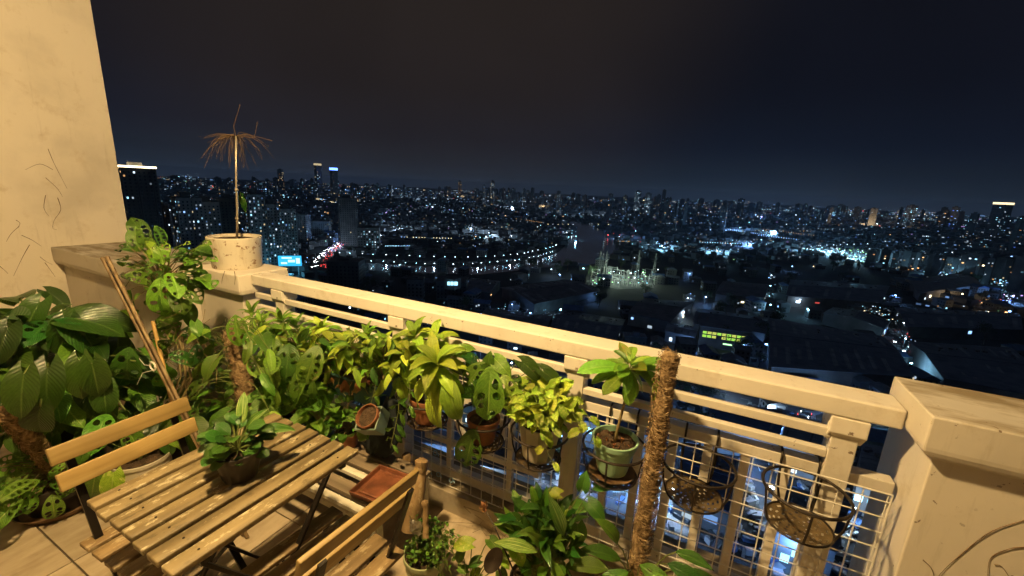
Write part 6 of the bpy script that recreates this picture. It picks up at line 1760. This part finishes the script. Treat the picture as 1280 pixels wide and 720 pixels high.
traffic(RP[3], 22, (-3, 3), 'one of the cars on the lit street by the right pillar', 'cars by the right hand sheds', 14)
traffic(RP[6], 30, (-2.5, 2.5), 'one of the cars on the street between the roofs', 'cars between the roofs', 10)

# -- trees
def crown_mesh(seed, n=620, r=4.2):
    q = random.Random(seed); vs = []; fs = []
    blobs = [(Vector((q.uniform(-2.6, 2.6), q.uniform(-2.6, 2.6), q.uniform(5.0, 9.5))), q.uniform(1.3, 2.3)) for _ in range(9)]
    for i in range(n):
        c_, rr = q.choice(blobs); v = Vector((q.gauss(0, 1), q.gauss(0, 1), q.gauss(0, 1))).normalized(); p = c_ + v*rr*q.uniform(.6, 1.1)
        a = Vector((q.gauss(0, 1), q.gauss(0, 1), q.gauss(0, .6))).normalized(); b_ = a.cross(v + Vector((.01, .02, .03))).normalized(); s_ = q.uniform(.22, .5); k = len(vs)
        vs += [p - a*s_, p + b_*s_*.6, p + a*s_, p - b_*s_*.6]; fs.append((k, k+1, k+2, k+3))
    me = bpy.data.meshes.new('crown'); me.from_pydata(vs, [], fs); me.materials.append(M['crown']); return me
CR = [crown_mesh(k) for k in range(5)]
m = MB(); m.tube([(0, 0, 0), (.1, 0, 2.5), (0, .1, 5), (.1, .1, 8)], [.35, .26, .2, .08], 7)
for a in range(5): m.tube([(0, .05, 3 + a*.5), (cos(a*1.3)*1.2, sin(a*1.3)*1.2, 4.6 + a*.6), (cos(a*1.3)*2.2, sin(a*1.3)*2.2, 6.2 + a*.5)], [.14, .09, .04], 5)
TRM = m.mesh('trunk', M['trunk'])
TR = [(862, 492, 1.5), (850, 500, 1.3), (872, 505, 1.4), (885, 512, 1.2), (740, 655, 1.0), (752, 668, 1.1), (735, 640, .9), (1010, 712, 1.1), (1030, 725, 1.1), (880, 695, 1.0), (865, 705, 1.1), (700, 585, 1.2), (690, 575, 1.1), (505, 560, 1.3), (520, 565, 1.2), (545, 572, 1.2), (655, 640, 1.0), (860, 545, 1.3), (875, 555, 1.2), (1100, 640, 1.2), (1160, 480, 1.3), (1175, 486, 1.2)]
for i in range(90):
    x = V(400, 1290); y = rc.choice((V(318, 324), V(336, 348), V(330, 420))) if x < 720 else V(325, 470)
    TR.append((x, y, V(.9, 1.6)))
for (x, y, s_) in TR:
    p = at(x, y)
    if not free(p, 2): continue
    t = thing('tree', 'one of the dark broad crowned trees standing between the roofs and streets below', 'tree', p, V(0, 6), 'trees among the roofs'); t.scale = (s_, s_, s_*V(.9, 1.2))
    inst('trunk', TRM, t); inst('crown', rc.choice(CR), t)

# -- thin night haze around the balcony and the whole city
hm = MB(); hm.box(-16500, 16500, -16500, 16500, ZG-1, 175)
m_, nt_, b_ = mat('night haze'); nt_.nodes.remove(b_)
v_ = nd(nt_, 'ShaderNodeVolumePrincipled'); v_.inputs['Density'].default_value = 7.5e-5; v_.inputs['Color'].default_value = (.62, .78, 1, 1)
nt_.links.new(v_.outputs[0], nt_.nodes['Material Output'].inputs['Volume'])
tag(hm.build('haze', m_), 'thin night haze over the city', kind='stuff')

# -- labels that single out the houses, trees and lamps of the middle distance
MARKS = [((775, 352), 'the floodlit substation'), ((903, 436), 'the factory with yellow green windows'), ((1050, 440), 'the largest dark warehouse'), ((1075, 398), 'the pale roofed hall'), ((566, 372), 'the dark block with the lit room'), ((364, 341), 'the cyan billboard'),
         ((1200, 455), 'the warehouse with a pale side wall'), ((1175, 354), 'the shed with the cyan lit front'), ((670, 365), 'the long grey shed by the river'), ((840, 388), 'the grey gabled shed'), ((930, 362), 'the grey shed with lit machinery'), ((1050, 364), 'the long low dark shed'), ((648, 402), 'the grey shed above the middle handrail'), ((1195, 400), 'the dark shed at the far right'), ((775, 520), 'the dark blue roof behind the plumeria'), ((1015, 548), 'the pale corrugated roof left of the last post'), ((535, 540), 'the pale roof under the lime leaved pot'), ((1100, 585), 'the pale roof beside the right pillar')]
MK = [(at(*a).xy, b_) for a, b_ in MARKS]
ORD = ['nearest', 'second nearest', 'third nearest', 'fourth nearest', 'fifth nearest', 'sixth nearest', 'seventh nearest', 'eighth nearest', 'ninth nearest', 'tenth nearest']
def relabel(prefix, grp, fmt):
    by = {}
    for o in C.objects:
        if o.parent is None and o.get('group') == grp:
            d_, b_ = min(((o.location.xy - p_).length, b_) for p_, b_ in MK); by.setdefault(b_, []).append((d_, o))
    for b_, l_ in by.items():
        l_.sort(key=lambda q: q[0])
        for k, (d_, o) in enumerate(l_[:10]): o['label'] = fmt % (ORD[k], b_)
relabel('house', 'low houses of the middle distance', 'dark low house, %s one to %s')
relabel('tree', 'trees among the roofs', 'dark tree, %s one to %s')
relabel('street_lamp', 'street lamps among the roofs', 'bluish street lamp, %s to %s')
